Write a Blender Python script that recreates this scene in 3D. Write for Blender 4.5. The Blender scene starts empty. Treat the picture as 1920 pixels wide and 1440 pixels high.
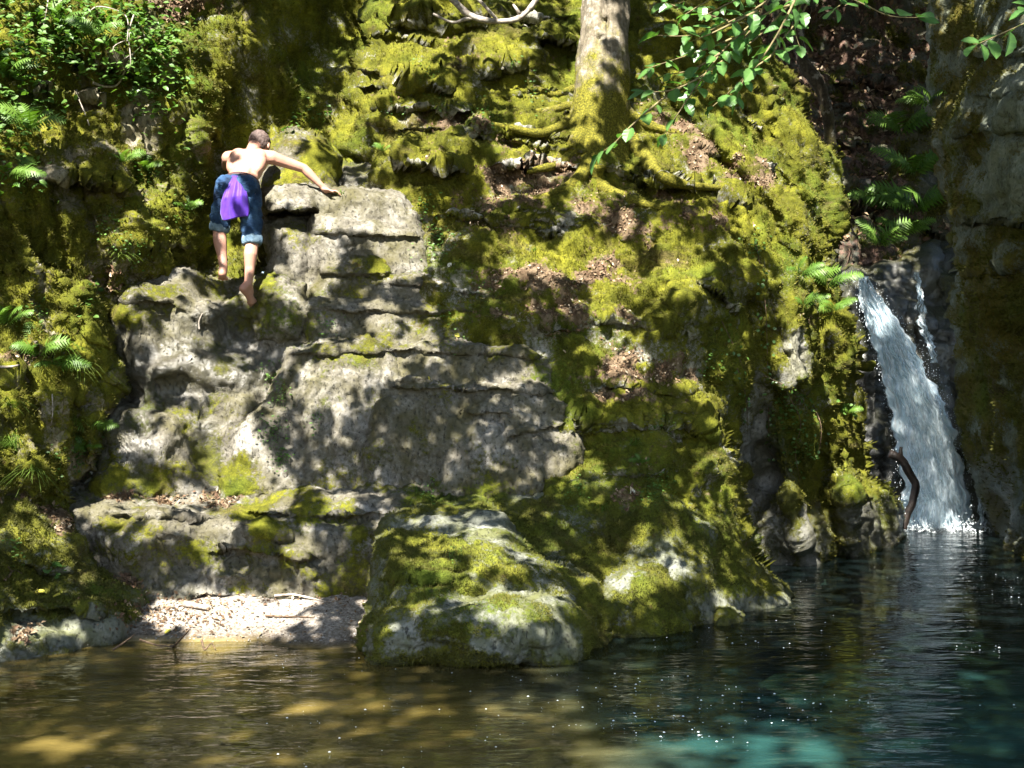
import bpy, bmesh, math, random
import numpy as np
from mathutils import Vector, Matrix, Quaternion
from mathutils.bvhtree import BVHTree

random.seed(7)
RNG = np.random.default_rng(11)
R = math.radians
SC = bpy.context.scene
COL = SC.collection

# ------------------------------------------------------------------ camera
F = 2400.0                       # focal length in photo pixels (photo 1920 wide)
CAMZ = 1.7
cam_d = bpy.data.cameras.new('camera')
cam = bpy.data.objects.new('camera', cam_d)
COL.objects.link(cam)
cam.location = (0, 0, CAMZ)
cam.rotation_euler = (R(90), 0, 0)
cam_d.sensor_width = 36.0
cam_d.lens = 36.0 * F / 1920.0
cam_d.clip_end = 400
cam_d.clip_start = 0.05
SC.camera = cam

# ------------------------------------------------------------------ light
SUN = Vector((-0.17, -0.62, 0.766)).normalized()       # towards the sun
sun_el = math.asin(SUN.z)
sun_az = math.atan2(SUN.x, SUN.y)                     # clockwise from +Y
w = bpy.data.worlds.new('World')
SC.world = w
w.use_nodes = True
nt = w.node_tree
nt.nodes.clear()
wo = nt.nodes.new('ShaderNodeOutputWorld')
bg = nt.nodes.new('ShaderNodeBackground')
sky = nt.nodes.new('ShaderNodeTexSky')
sky.sky_type = 'NISHITA'
sky.sun_disc = False
sky.sun_elevation = sun_el
sky.sun_rotation = sun_az
bg.inputs['Strength'].default_value = 0.057
nt.links.new(sky.outputs[0], bg.inputs[0])
nt.links.new(bg.outputs[0], wo.inputs[0])
sd = bpy.data.lights.new('sun', 'SUN')
sd.energy = 5.0
sd.angle = R(0.53)
sd.color = (1.0, 0.955, 0.87)
so = bpy.data.objects.new('sun', sd)
COL.objects.link(so)
so.rotation_euler = SUN.to_track_quat('Z', 'Y').to_euler()
so.location = (-8, -6, 20)

SC.view_settings.view_transform = 'Standard'
SC.view_settings.look = 'None'
SC.view_settings.gamma = 1.0
SC.view_settings.use_curve_mapping = False
SC.view_settings.exposure = 2.4
SC.render.engine = 'CYCLES'
cy = SC.cycles
cy.use_denoising = True
cy.max_bounces = 7
cy.diffuse_bounces = 3
cy.glossy_bounces = 3
cy.transmission_bounces = 4
cy.transparent_max_bounces = 12
cy.caustics_reflective = False
cy.caustics_refractive = False
cy.sample_clamp_indirect = 6.0

# ------------------------------------------------------------------ helpers
def P3(px, py, d):
    """a point of the place, from a photo position and its distance"""
    return Vector(((px - 960.0) / F * d, d, CAMZ + (720.0 - py) / F * d))

def tag(o, label=None, cat=None, group=None, kind=None):
    if label: o['label'] = label
    if cat: o['category'] = cat
    if group: o['group'] = group
    if kind: o['kind'] = kind
    return o

def empty(name, loc=(0, 0, 0), parent=None):
    o = bpy.data.objects.new(name, None)
    o.empty_display_size = 0.1
    COL.objects.link(o)
    o.location = loc
    if parent: o.parent = parent
    return o

def mesh_np(name, V, faces=None, quads=None, tris=None, smooth=True):
    """mesh from numpy arrays of quads and/or tris"""
    me = bpy.data.meshes.new(name)
    V = np.asarray(V, np.float32)
    me.vertices.add(len(V))
    me.vertices.foreach_set('co', V.ravel())
    loops, starts, n = [], [], 0
    for A, k in ((quads, 4), (tris, 3)):
        if A is None or len(A) == 0: continue
        A = np.asarray(A, np.int32)
        loops.append(A.ravel())
        starts.append(n + np.arange(len(A), dtype=np.int32) * k)
        n += A.size
    L = np.concatenate(loops); S = np.concatenate(starts)
    me.loops.add(len(L))
    me.loops.foreach_set('vertex_index', L)
    me.polygons.add(len(S))
    me.polygons.foreach_set('loop_start', S)
    me.polygons.foreach_set('use_smooth', np.full(len(S), smooth, bool))
    me.update(calc_edges=True)
    return me

def link(name, me, mat=None, parent=None):
    o = bpy.data.objects.new(name, me)
    COL.objects.link(o)
    if mat and not me.materials: me.materials.append(mat)
    if parent: o.parent = parent
    return o

def fattr(me, name, vals):
    a = me.attributes.new(name, 'FLOAT', 'POINT')
    a.data.foreach_set('value', np.asarray(vals, np.float32))

# ---- noise
_perm = RNG.permutation(256).astype(np.int32)
_perm2 = np.concatenate([_perm, _perm])
_g = RNG.normal(size=(256, 3)); _g /= np.linalg.norm(_g, axis=1)[:, None]
_g = _g.astype(np.float32)
_j = RNG.uniform(0.15, 0.85, size=(256, 3)).astype(np.float32)

def _hash(ix, iy, iz):
    return _perm2[_perm2[_perm2[ix & 255] + (iy & 255)] + (iz & 255)]

def perlin(P):
    P = np.asarray(P, np.float32)
    I = np.floor(P).astype(np.int32)
    f = P - I
    u = f * f * f * (f * (f * 6 - 15) + 10)
    out = np.zeros(len(P), np.float32)
    for dx in (0, 1):
        wx = u[:, 0] if dx else 1 - u[:, 0]
        for dy in (0, 1):
            wy = u[:, 1] if dy else 1 - u[:, 1]
            for dz in (0, 1):
                wz = u[:, 2] if dz else 1 - u[:, 2]
                g = _g[_hash(I[:, 0] + dx, I[:, 1] + dy, I[:, 2] + dz)]
                d = g[:, 0] * (f[:, 0] - dx) + g[:, 1] * (f[:, 1] - dy) + g[:, 2] * (f[:, 2] - dz)
                out += wx * wy * wz * d
    return out * 1.5

def fbm(P, octs=4, lac=2.03, gain=0.5):
    P = np.asarray(P, np.float32); a = 1.0; s = 0
    for k in range(octs):
        s = s + a * perlin(P + 17.3 * k)
        P = P * lac; a *= gain
    return s

def cells(P):
    """rounded cushions: 1 at a cell's middle, falling to about 0 at its rim"""
    P = np.asarray(P, np.float32)
    I = np.floor(P - 0.5).astype(np.int32)
    best = np.full(len(P), 9.0, np.float32)
    for dx in (0, 1):
        for dy in (0, 1):
            for dz in (0, 1):
                J = I + np.array([dx, dy, dz], np.int32)
                c = J + _j[_hash(J[:, 0], J[:, 1], J[:, 2])]
                best = np.minimum(best, ((P - c) ** 2).sum(1))
    return np.clip(1 - best * 1.5, -0.4, 1)

def sstep(a, b, x):
    t = np.clip((x - a) / (b - a), 0, 1)
    return t * t * (3 - 2 * t)

def tps(ctrl):
    C = np.array(ctrl, np.float64)
    n = len(C); xy = C[:, :2] / 300.0
    def U(r2): return 0.5 * r2 * np.log(r2 + 1e-9)
    K = U(((xy[:, None] - xy[None]) ** 2).sum(-1)) + np.eye(n) * 1e-3
    Pm = np.c_[np.ones(n), xy]
    A = np.block([[K, Pm], [Pm.T, np.zeros((3, 3))]])
    s = np.linalg.solve(A, np.r_[C[:, 2], 0, 0, 0])
    def ev(px, py):
        q = np.c_[px, py] / 300.0
        out = s[n] + q @ s[n + 1:]
        for i in range(n):
            out = out + s[i] * U(((q - xy[i]) ** 2).sum(1))
        return out
    return ev

def sdf(poly, px, py):
    """signed distance to a closed outline, positive inside"""
    Q = np.array(poly, np.float64); n = len(Q)
    d2 = np.full(px.shape, 1e12); ins = np.zeros(px.shape, bool)
    for i in range(n):
        a = Q[i]; b = Q[(i + 1) % n]; e = b - a
        t = np.clip(((px - a[0]) * e[0] + (py - a[1]) * e[1]) / (e @ e + 1e-9), 0, 1)
        d2 = np.minimum(d2, (px - a[0] - t * e[0]) ** 2 + (py - a[1] - t * e[1]) ** 2)
        c = (a[1] > py) != (b[1] > py)
        xi = a[0] + (py - a[1]) / (e[1] if abs(e[1]) > 1e-9 else 1e-9) * e[0]
        ins ^= c & (px < xi)
    d = np.sqrt(d2)
    return np.where(ins, d, -d)

def ell(px, py, cx, cy_, rx, ry, rot=0.0, soft=0.5):
    c, s = math.cos(R(rot)), math.sin(R(rot))
    u = ((px - cx) * c + (py - cy_) * s) / rx
    v = (-(px - cx) * s + (py - cy_) * c) / ry
    return 1 - sstep(1 - soft, 1 + soft, np.sqrt(u * u + v * v))

SHEETS = []      # (object, points, normals, moss, litter, px, py)
SH = {}

def rock_sheet(name, poly, ctrl, mat, step=3.0, roll=0.25, skirt=0.3, lumps=(), shelves=(), flutes=None,
               big=0.10, bigs=1.1, mid=0.035, mids=4.5, fine=0.012, fines=18.0, cush=0.0, cushs=5.0, pits=0.0,
               moss=0.5, moss_sp=(), litter=0.0, litter_sp=(), wet_sp=(), warp=10.0, upmoss=0.35, seed=0,
               parent=None, strata=0.0, mossn=0.55, kind=None, roll_px=None):
    Q = np.array(poly, float)
    x0, y0 = Q.min(0) - 3 * step; x1, y1 = Q.max(0) + 3 * step
    nx = int((x1 - x0) / step) + 1; ny = int((y1 - y0) / step) + 1
    gx, gy = np.meshgrid(x0 + np.arange(nx) * step, y0 + np.arange(ny) * step)
    px, py = gx.ravel(), gy.ravel()
    n2 = np.c_[px / 70.0, py / 70.0, np.full(px.size, 3.7 + seed)]
    wx = warp * fbm(n2, 3); wy = warp * fbm(n2 + 31.7, 3)
    D = sdf(poly, px + wx, py + wy)
    d = tps(ctrl)(px, py)
    ppm = F / np.median(d)
    rp = roll_px or roll * ppm
    t = np.clip(D / rp, 0, 1)
    d = d + roll * (1 - np.sqrt(np.clip(1 - (1 - t) ** 2, 0, 1)))
    d = d + np.where(D < 0, skirt * np.clip(-D / (2.5 * step), 0, 1), 0)
    for (cx, cy_, rx, ry, a, rot) in lumps:
        c, s = math.cos(R(rot)), math.sin(R(rot))
        u = ((px + wx - cx) * c + (py + wy - cy_) * s) / rx; v = (-(px + wx - cx) * s + (py + wy - cy_) * c) / ry
        d = d - a * np.exp(-(u * u + v * v) * 1.2)
    for (xa, ya, xb, yb, a, h) in shelves:
        tt = (px - xa) / (xb - xa + 1e-6)
        ln = ya + (yb - ya) * tt + wy * 0.9
        fade = sstep(0, 0.18, tt) * (1 - sstep(0.82, 1.0, tt))
        s = py - ln
        prof = np.where(s > 0, sstep(0, 5, s) * np.exp(-s / h), 0) * 0.75 - np.where(s <= 0, np.exp(s / (h * 0.9)), 1 - sstep(0, 5, s)) * 0.55
        d = d + a * fade * prof
    if flutes: d = d + flutes(px, py)
    V = np.c_[(px - 960.0) / F * d, d, CAMZ + (720.0 - py) / F * d]
    def normals(V):
        G = V.reshape(ny, nx, 3)
        du = np.gradient(G, axis=1); dv = np.gradient(G, axis=0)
        N = np.cross(dv, du).reshape(-1, 3)
        N /= np.linalg.norm(N, axis=1)[:, None] + 1e-9
        fl = (N * (V - np.array([0, 0, CAMZ]))).sum(1) > 0
        N[fl] *= -1
        return N
    keep = D > -2.6 * step
    N = normals(V)
    Vs = V + seed * 7.13
    h = np.zeros(len(V), np.float32)
    K = keep
    if big: h[K] += big * fbm(Vs[K] * bigs, 3)
    if strata:
        S = Vs[K] * np.array([0.9, 0.9, 5.5]) + 0.5 * fbm(Vs[K] * 1.3, 2)[:, None]
        h[K] += strata * (np.abs(perlin(S)) * 2 - 0.6 + 0.5 * perlin(S * 2.1))
    if mid: h[K] += mid * fbm(Vs[K] * mids, 3)
    # moss cover first, it decides how deep the cushions are
    up = N[:, 2]
    mo = np.full(len(V), moss, np.float32)
    for sp in moss_sp:
        m = ell(px + 2.2 * wx, py + 2.2 * wy, *sp[:5], soft=0.45)
        mo = mo * (1 - m) + sp[5] * m
    nz = np.zeros(len(V), np.float32)
    nz[K] = fbm(Vs[K] * 3.1 + 5.0, 4)
    mo = np.clip(mo + upmoss * (up - 0.35) * (mo > 0.02) + mossn * nz, 0, 1)
    li = np.full(len(V), litter, np.float32)
    for sp in litter_sp:
        m = ell(px + 2.5 * wx, py + 2.5 * wy, *sp[:5], soft=0.6)
        li = li * (1 - m) + sp[5] * m
    nz2 = np.zeros(len(V), np.float32)
    nz2[K] = fbm(Vs[K] * 4.3 + 55.0, 3)
    li = np.clip(li * (0.55 + 0.9 * nz2 + 0.35 * up), 0, 1)
    we = np.zeros(len(V), np.float32)
    for sp in wet_sp:
        m = ell(px + wx, py + wy, *sp[:5], soft=0.5)
        we = np.maximum(we, sp[5] * m)
    if cush:
        c1 = cells(Vs[K] * cushs + 0.25 * fbm(Vs[K] * cushs * 1.5, 2)[:, None])
        c2 = cells(Vs[K] * cushs * 2.6)
        h[K] += cush * (c1 + 0.35 * c2) * sstep(0.2, 0.7, mo[K])
    V = V + N * h[:, None]
    N = normals(V)
    if fine:
        f1 = fbm(Vs[K] * fines, 3)
        hh = np.zeros(len(V), np.float32)
        hh[K] = fine * f1 * (0.6 + 0.9 * mo[K])
        if pits:
            p = fbm(Vs[K] * np.array([16.0, 16.0, 9.0]), 2)
            hh[K] -= pits * sstep(0.12, 0.5, p) * (1 - 0.5 * mo[K])
        V = V + N * hh[:, None]
        N = normals(V)
    # faces
    idx = np.arange(nx * ny).reshape(ny, nx)
    q = np.stack([idx[:-1, :-1], idx[1:, :-1], idx[1:, 1:], idx[:-1, 1:]], -1).reshape(-1, 4)
    q = q[keep[q].all(1)]
    used = np.unique(q); remap = np.full(nx * ny, -1, np.int32); remap[used] = np.arange(len(used))
    me = mesh_np(name, V[used], quads=remap[q])
    fattr(me, 'moss', mo[used]); fattr(me, 'litter', li[used]); fattr(me, 'wet', we[used])
    o = link(name, me, mat, parent)
    if kind: o['kind'] = kind
    rec = dict(o=o, P=V[used], N=N[used], moss=mo[used], lit=li[used], px=px[used], py=py[used], q=remap[q], D=D[used])
    SHEETS.append(rec); SH[name + str(seed)] = rec
    o['_s'] = 0; del o['_s']
    return rec
# ------------------------------------------------------------------ materials
class NT:
    def __init__(self, name):
        self.m = bpy.data.materials.new(name); self.m.use_nodes = True
        self.t = self.m.node_tree; self.t.nodes.clear()
        self.out = self.n('ShaderNodeOutputMaterial')
    def n(self, typ, **kw):
        x = self.t.nodes.new(typ)
        for k, v in kw.items():
            if k.startswith('i_'):
                key = k[2:]
                x.inputs[int(key) if key.isdigit() else key].default_value = v
            else: setattr(x, k, v)
        return x
    def l(self, a, b): self.t.links.new(a, b)
    def attr(self, name): return self.n('ShaderNodeAttribute', attribute_name=name).outputs['Fac']
    def pos(self, scale=None):
        g = self.n('ShaderNodeNewGeometry').outputs['Position']
        if scale is None: return g
        v = self.n('ShaderNodeVectorMath', operation='MULTIPLY'); self.l(g, v.inputs[0]); v.inputs[1].default_value = scale
        return v.outputs[0]
    def objc(self): return self.n('ShaderNodeTexCoord').outputs['Object']
    def noise(self, vec, scale, detail=4, rough=0.55, dist=0.0):
        x = self.n('ShaderNodeTexNoise'); self.l(vec, x.inputs['Vector'])
        x.inputs['Scale'].default_value = scale; x.inputs['Detail'].default_value = detail
        x.inputs['Roughness'].default_value = rough; x.inputs['Distortion'].default_value = dist
        return x.outputs['Fac']
    def voro(self, vec, scale, feature='F1'):
        x = self.n('ShaderNodeTexVoronoi', feature=feature); self.l(vec, x.inputs['Vector'])
        x.inputs['Scale'].default_value = scale
        return x
    def ramp(self, fac, stops, interp='LINEAR'):
        x = self.n('ShaderNodeValToRGB'); x.color_ramp.interpolation = interp
        e = x.color_ramp.elements
        while len(e) < len(stops): e.new(0.5)
        for el, (p, c) in zip(e, stops):
            el.position = p; el.color = (*c, 1) if len(c) == 3 else c
        self.l(fac, x.inputs[0]); return x.outputs[0]
    def mr(self, fac, a, b, c=0.0, d=1.0):
        x = self.n('ShaderNodeMapRange'); self.l(fac, x.inputs[0])
        for i, v in enumerate((a, b, c, d)): x.inputs[i + 1].default_value = v
        return x.outputs[0]
    def mix(self, fac, a, b, blend='MIX'):
        x = self.n('ShaderNodeMix', data_type='RGBA', blend_type=blend)
        for s, k in ((fac, 0), (a, 6), (b, 7)):
            if isinstance(s, (int, float)): x.inputs[k].default_value = s
            elif isinstance(s, tuple): x.inputs[k].default_value = (*s, 1)
            else: self.l(s, x.inputs[k])
        return x.outputs[2]
    def math(self, op, a, b=None):
        x = self.n('ShaderNodeMath', operation=op)
        for s, k in ((a, 0), (b, 1)):
            if s is None: continue
            if isinstance(s, (int, float)): x.inputs[k].default_value = s
            else: self.l(s, x.inputs[k])
        return x.outputs[0]
    def bump(self, h, strength=0.5, dist=0.02, normal=None):
        x = self.n('ShaderNodeBump'); self.l(h, x.inputs['Height'])
        x.inputs['Strength'].default_value = strength; x.inputs['Distance'].default_value = dist
        if normal is not None: self.l(normal, x.inputs['Normal'])
        return x.outputs[0]
    def bsdf(self, color, rough=0.8, normal=None, spec=0.3, **kw):
        x = self.n('ShaderNodeBsdfPrincipled')
        for s, k in ((color, 'Base Color'), (rough, 'Roughness'), (spec, 'Specular IOR Level'), *((v, q) for q, v in kw.items())):
            k = {'sss': 'Subsurface Weight', 'trans': 'Transmission Weight', 'sheen': 'Sheen Weight', 'alpha': 'Alpha'}.get(k, k)
            if isinstance(s, (int, float)): x.inputs[k].default_value = s
            elif isinstance(s, tuple): x.inputs[k].default_value = (*s, 1) if len(s) == 3 and k == 'Base Color' else s
            else: self.l(s, x.inputs[k])
        if normal is not None: self.l(normal, x.inputs['Normal'])
        return x.outputs[0]
    def fin(self, sh): self.l(sh, self.out.inputs['Surface']); return self.m

def rock_material(name, rock=((0.10, 0.10, 0.085), (0.30, 0.29, 0.255), (0.46, 0.45, 0.42)), algae=0.5,
                  moss_dark=(0.030, 0.034, 0.005), moss_mid=(0.097, 0.100, 0.010), moss_hi=(0.235, 0.225, 0.022), alg=(0.105, 0.10, 0.038), litterc=1.0, litcols=((0.30, (0.07, 0.043, 0.025)), (0.48, (0.12, 0.082, 0.05)), (0.62, (0.21, 0.155, 0.10)), (0.72, (0.09, 0.058, 0.034)))):
    n = NT(name)
    p = n.pos()
    mo, li, we = n.attr('moss'), n.attr('litter'), n.attr('wet')
    # bare stone: mottled, pitted, streaked by drips
    a1 = n.noise(p, 3.2, 6, 0.62, 0.6)
    a2 = n.noise(p, 34, 4, 0.6)
    a3 = n.noise(n.pos((9, 9, 1.6)), 1.0, 5, 0.6, 0.4)
    f = n.math('ADD', n.math('MULTIPLY', a1, 0.5), n.math('ADD', n.math('MULTIPLY', a2, 0.32), n.math('MULTIPLY', a3, 0.25)))
    stone = n.ramp(f, [(0.36, rock[0]), (0.53, rock[1]), (0.70, rock[2])])
    lich = n.mr(n.noise(p, 7.3, 5, 0.7), 0.60, 0.72)
    stone = n.mix(n.math('MULTIPLY', lich, 0.35), stone, (0.44, 0.43, 0.38))
    al = n.mr(n.noise(p, 2.1, 6, 0.65, 1.0), 0.42, 0.62)
    stone = n.mix(n.math('MULTIPLY', al, algae), stone, alg)
    pit = n.mr(n.noise(n.pos((1, 1, 0.6)), 40, 4, 0.7), 0.57, 0.66)
    stone = n.mix(n.math('MULTIPLY', pit, 0.75), stone, (0.035, 0.033, 0.028))
    # moss
    m1 = n.noise(p, 2.4, 5, 0.6, 0.5)
    m2 = n.noise(p, 70, 3, 0.7)
    m3 = n.noise(p, 15, 4, 0.65)
    mf = n.math('ADD', n.math('MULTIPLY', m1, 0.55), n.math('ADD', n.math('MULTIPLY', m2, 0.34), n.math('MULTIPLY', m3, 0.30)))
    mcol = n.ramp(mf, [(0.42, moss_dark), (0.58, moss_mid), (0.78, moss_hi)])
    gr = n.mr(n.noise(p, 1.3, 3, 0.5), 0.5, 0.68)
    mcol = n.mix(n.math('MULTIPLY', gr, 0.7), mcol, n.ramp(mf, [(0.42, (0.026, 0.045, 0.006)), (0.60, (0.066, 0.105, 0.012)), (0.78, (0.14, 0.19, 0.025))]))
    br = n.mr(n.noise(p, 9.0, 4, 0.7), 0.60, 0.70)
    mcol = n.mix(n.math('MULTIPLY', br, 0.7), mcol, (0.075, 0.048, 0.021))
    so = n.mr(n.noise(n.pos((1.4, 1.4, 2.6)), 1.0, 6, 0.72, 0.6), 0.55, 0.66)
    mcol = n.mix(n.math('MULTIPLY', so, 0.65), mcol, n.ramp(m2, [(0.35, (0.035, 0.025, 0.012)), (0.65, (0.13, 0.095, 0.045))]))
    ol = n.mr(n.noise(n.pos((1.1, 1.1, 1.9)), 1.0, 5, 0.7, 0.8), 0.53, 0.62)
    mcol = n.mix(n.math('MULTIPLY', ol, 0.6), mcol, n.mix(1.0, mcol, (0.50, 0.50, 0.60), 'MULTIPLY'))
    edge = n.math('ADD', mo, n.math('MULTIPLY', n.math('SUBTRACT', n.noise(p, 30, 5, 0.75), 0.5), 1.7))
    mk = n.mr(edge, 0.36, 0.68)
    col = n.mix(mk, stone, mcol)
    # fallen leaf litter and soil
    lc = n.voro(p, 38)
    lcol = n.ramp(n.noise(lc.outputs['Position'], 11, 2), [*litcols])
    lk = n.mr(n.math('ADD', li, n.math('MULTIPLY', n.math('SUBTRACT', n.noise(p, 22, 5, 0.75), 0.5), 1.9)), 0.42, 0.62)
    col = n.mix(n.math('MULTIPLY', lk, litterc), col, lcol)
    # wetness darkens and glosses the stone
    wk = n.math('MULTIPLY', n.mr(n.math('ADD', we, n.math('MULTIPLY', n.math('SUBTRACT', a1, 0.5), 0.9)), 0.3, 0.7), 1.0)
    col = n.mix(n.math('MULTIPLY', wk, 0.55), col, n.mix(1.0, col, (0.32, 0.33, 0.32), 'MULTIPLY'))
    rough = n.mr(wk, 0, 1, 0.88, 0.30)
    hb = n.math('ADD', n.math('MULTIPLY', a2, 0.8), n.math('ADD', n.math('MULTIPLY', n.noise(p, 110, 3, 0.7), n.math('ADD', n.math('MULTIPLY', mk, 1.3), 0.35)), n.math('MULTIPLY', pit, -0.7)))
    nb = n.bump(hb, 0.75, 0.016)
    return n.fin(n.bsdf(col, rough, nb, n.mr(wk, 0, 1, 0.12, 0.55)))

def leaf_material(name, c1, c2, trans=0.4, rough=0.45, var=1.0, vein=False):
    n = NT(name)
    oi = n.n('ShaderNodeObjectInfo').outputs['Random']
    p = n.pos()
    v = n.math('ADD', n.math('MULTIPLY', n.noise(p, 9, 3), 0.7), n.math('MULTIPLY', oi, 0.35))
    col = n.ramp(v, [(0.25, c1), (0.75, c2)])
    if vein:
        at = n.attr('vein')
        col = n.mix(n.math('MULTIPLY', at, 0.35), col, tuple(min(1, x * 1.9) for x in c2))
    d = n.bsdf(col, rough, None, 0.4)
    tr = n.n('ShaderNodeBsdfTranslucent')
    tc = n.mix(1.0, col, (1.1, 1.25, 0.45), 'MULTIPLY'); n.l(tc, tr.inputs['Color'])
    mx = n.n('ShaderNodeMixShader'); mx.inputs[0].default_value = trans
    n.l(d, mx.inputs[1]); n.l(tr.outputs[0], mx.inputs[2])
    return n.fin(mx.outputs[0])

M = {}
M['rock'] = rock_material('grey_limestone')
M['slab'] = rock_material('worn_limestone', rock=((0.042, 0.036, 0.026), (0.135, 0.124, 0.10), (0.30, 0.285, 0.26)), algae=0.8, alg=(0.070, 0.063, 0.026))
M['moss'] = rock_material('mossy_rock', algae=0.6)
M['boulder'] = rock_material('mossy_boulder', rock=((0.06, 0.065, 0.05), (0.15, 0.155, 0.125), (0.27, 0.275, 0.245)), algae=0.85, alg=(0.085, 0.09, 0.026),
                             moss_dark=(0.026, 0.032, 0.005), moss_mid=(0.088, 0.092, 0.012), moss_hi=(0.20, 0.195, 0.025))
M['cliff'] = rock_material('left_cliff_rock', rock=((0.07, 0.062, 0.045), (0.22, 0.19, 0.145), (0.42, 0.38, 0.32)), algae=0.6)
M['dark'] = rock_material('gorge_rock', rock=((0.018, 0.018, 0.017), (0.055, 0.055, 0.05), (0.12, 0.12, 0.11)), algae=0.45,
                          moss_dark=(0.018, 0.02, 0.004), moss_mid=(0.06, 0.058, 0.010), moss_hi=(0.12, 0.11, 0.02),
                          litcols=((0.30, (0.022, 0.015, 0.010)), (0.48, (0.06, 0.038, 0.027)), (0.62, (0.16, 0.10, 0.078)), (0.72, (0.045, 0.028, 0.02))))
M['grey'] = rock_material('right_cliff_rock', rock=((0.05, 0.058, 0.046), (0.15, 0.17, 0.135), (0.26, 0.28, 0.23)), algae=0.45,
                          moss_dark=(0.03, 0.028, 0.006), moss_mid=(0.10, 0.085, 0.015), moss_hi=(0.17, 0.14, 0.03))
# ------------------------------------------------------------------ the gorge: ground, cliffs, rock
def diag_flutes(k, amp, wl, seed=0.0):
    """long grooves that run down a face; k = sideways drift per unit of height"""
    def f(px, py):
        s = (px + k * py) / wl
        return amp * (perlin(np.c_[s, py / 420.0, np.full(px.size, 2.2 + seed)]) + 0.5 * perlin(np.c_[s * 2.3, py / 260.0, np.full(px.size, 7.2 + seed)]))
    return f

def rnd_shelves(n, x0, x1, y0, y1, amp, slope, seed, lmin=70, lmax=240, h=(10, 26)):
    g = random.Random(seed); out = []
    for _ in range(n):
        x = g.uniform(x0, x1); y = g.uniform(y0, y1); L = g.uniform(lmin, lmax)
        out.append((x - L / 2, y, x + L / 2, y + L * (slope + g.uniform(-0.15, 0.15)), amp * g.uniform(0.4, 1.2), g.uniform(*h)))
    return out

# far hillside at the head of the gorge
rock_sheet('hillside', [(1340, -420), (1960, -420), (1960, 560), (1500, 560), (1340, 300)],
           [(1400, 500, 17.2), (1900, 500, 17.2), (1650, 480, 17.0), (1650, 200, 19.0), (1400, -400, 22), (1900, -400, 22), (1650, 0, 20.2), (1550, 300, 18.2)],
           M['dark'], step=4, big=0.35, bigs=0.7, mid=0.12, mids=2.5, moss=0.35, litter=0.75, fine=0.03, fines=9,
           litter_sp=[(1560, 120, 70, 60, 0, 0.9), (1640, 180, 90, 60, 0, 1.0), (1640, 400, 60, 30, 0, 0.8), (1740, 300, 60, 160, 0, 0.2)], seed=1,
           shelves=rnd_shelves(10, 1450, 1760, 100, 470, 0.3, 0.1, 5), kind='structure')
# wall behind the fall
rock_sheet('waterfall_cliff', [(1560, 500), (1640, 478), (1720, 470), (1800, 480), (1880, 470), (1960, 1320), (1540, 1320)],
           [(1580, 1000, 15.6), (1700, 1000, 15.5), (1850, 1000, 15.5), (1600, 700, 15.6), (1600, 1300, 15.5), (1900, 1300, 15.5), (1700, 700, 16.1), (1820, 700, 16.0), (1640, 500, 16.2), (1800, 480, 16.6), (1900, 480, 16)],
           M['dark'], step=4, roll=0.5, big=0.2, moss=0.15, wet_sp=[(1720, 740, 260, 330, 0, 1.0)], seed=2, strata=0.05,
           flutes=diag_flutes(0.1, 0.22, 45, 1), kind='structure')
# right wall
rock_sheet('cliff', [(1700, -420), (2600, -420), (2600, 1330), (2100, 1230), (1930, 1110), (1850, 1030), (1815, 860), (1800, 640), (1782, 520), (1775, 330), (1755, 150), (1730, 0)],
           [(1740, 0, 14.6), (1760, 300, 14.0), (1790, 600, 14.2), (1830, 900, 14.6), (1850, 1010, 14.6), (1900, 1060, 12.3), (1920, 600, 12.6), (1860, 300, 12.6),
            (1920, 200, 12.0), (1920, 0, 12.6), (1920, -400, 14), (1740, -400, 16), (2100, 1220, 8.4), (2500, 1300, 7.2), (2500, 300, 8.0), (2500, -400, 9), (2100, 300, 10.2)],
           M['grey'], step=4, roll=0.45, big=0.16, bigs=0.9, mid=0.05, strata=0.03, moss=0.55,
           moss_sp=[(1850, 330, 75, 110, 0, 0.0), (1880, 200, 60, 60, 0, 0.15), (1800, 250, 40, 250, 0, 0.75), (1870, 650, 70, 220, 0, 0.95), (1850, 470, 60, 40, 0, 0.5)],
           lumps=[(1870, 330, 85, 85, 0.35, 0), (1890, 190, 60, 50, 0.22, 0), (1850, 620, 60, 160, 0.15, 0)],
           shelves=[(1770, 405, 1990, 425, 0.45, 30), (1790, 245, 1990, 235, 0.2, 18), (1810, 180, 1990, 170, 0.2, 18), (1800, 510, 1990, 480, 0.25, 24), (1780, 100, 1990, 90, 0.2, 25)],
           wet_sp=[(1850, 960, 60, 120, 0, 0.9)], seed=3, cush=0.0, upmoss=0.2, kind='structure')
# recess behind the climber
rock_sheet('rock_recess', [(330, -420), (820, -420), (800, 380), (700, 400), (380, 580), (330, 300)],
           [(400, 100, 11.4), (470, 100, 11.6), (530, 150, 12.1), (590, 120, 12.7), (640, 120, 12.7), (720, 100, 13), (400, 500, 11.0), (500, 300, 11.7), (560, 260, 12.1),
            (640, 300, 11.9), (720, 380, 11.4), (420, -400, 13.6), (620, -400, 14.6), (800, -400, 15)],
           M['moss'], big=0.12, moss=0.86, mossn=0.4, seed=4, flutes=diag_flutes(-0.12, 0.16, 52, 3), cush=0.02, mid=0.06, mids=3.0,
           moss_sp=[(350, 20, 60, 50, 0, 0.2)], litter_sp=[(330, 10, 70, 35, 0, 0.9)], upmoss=0.2, kind='structure')
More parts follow.
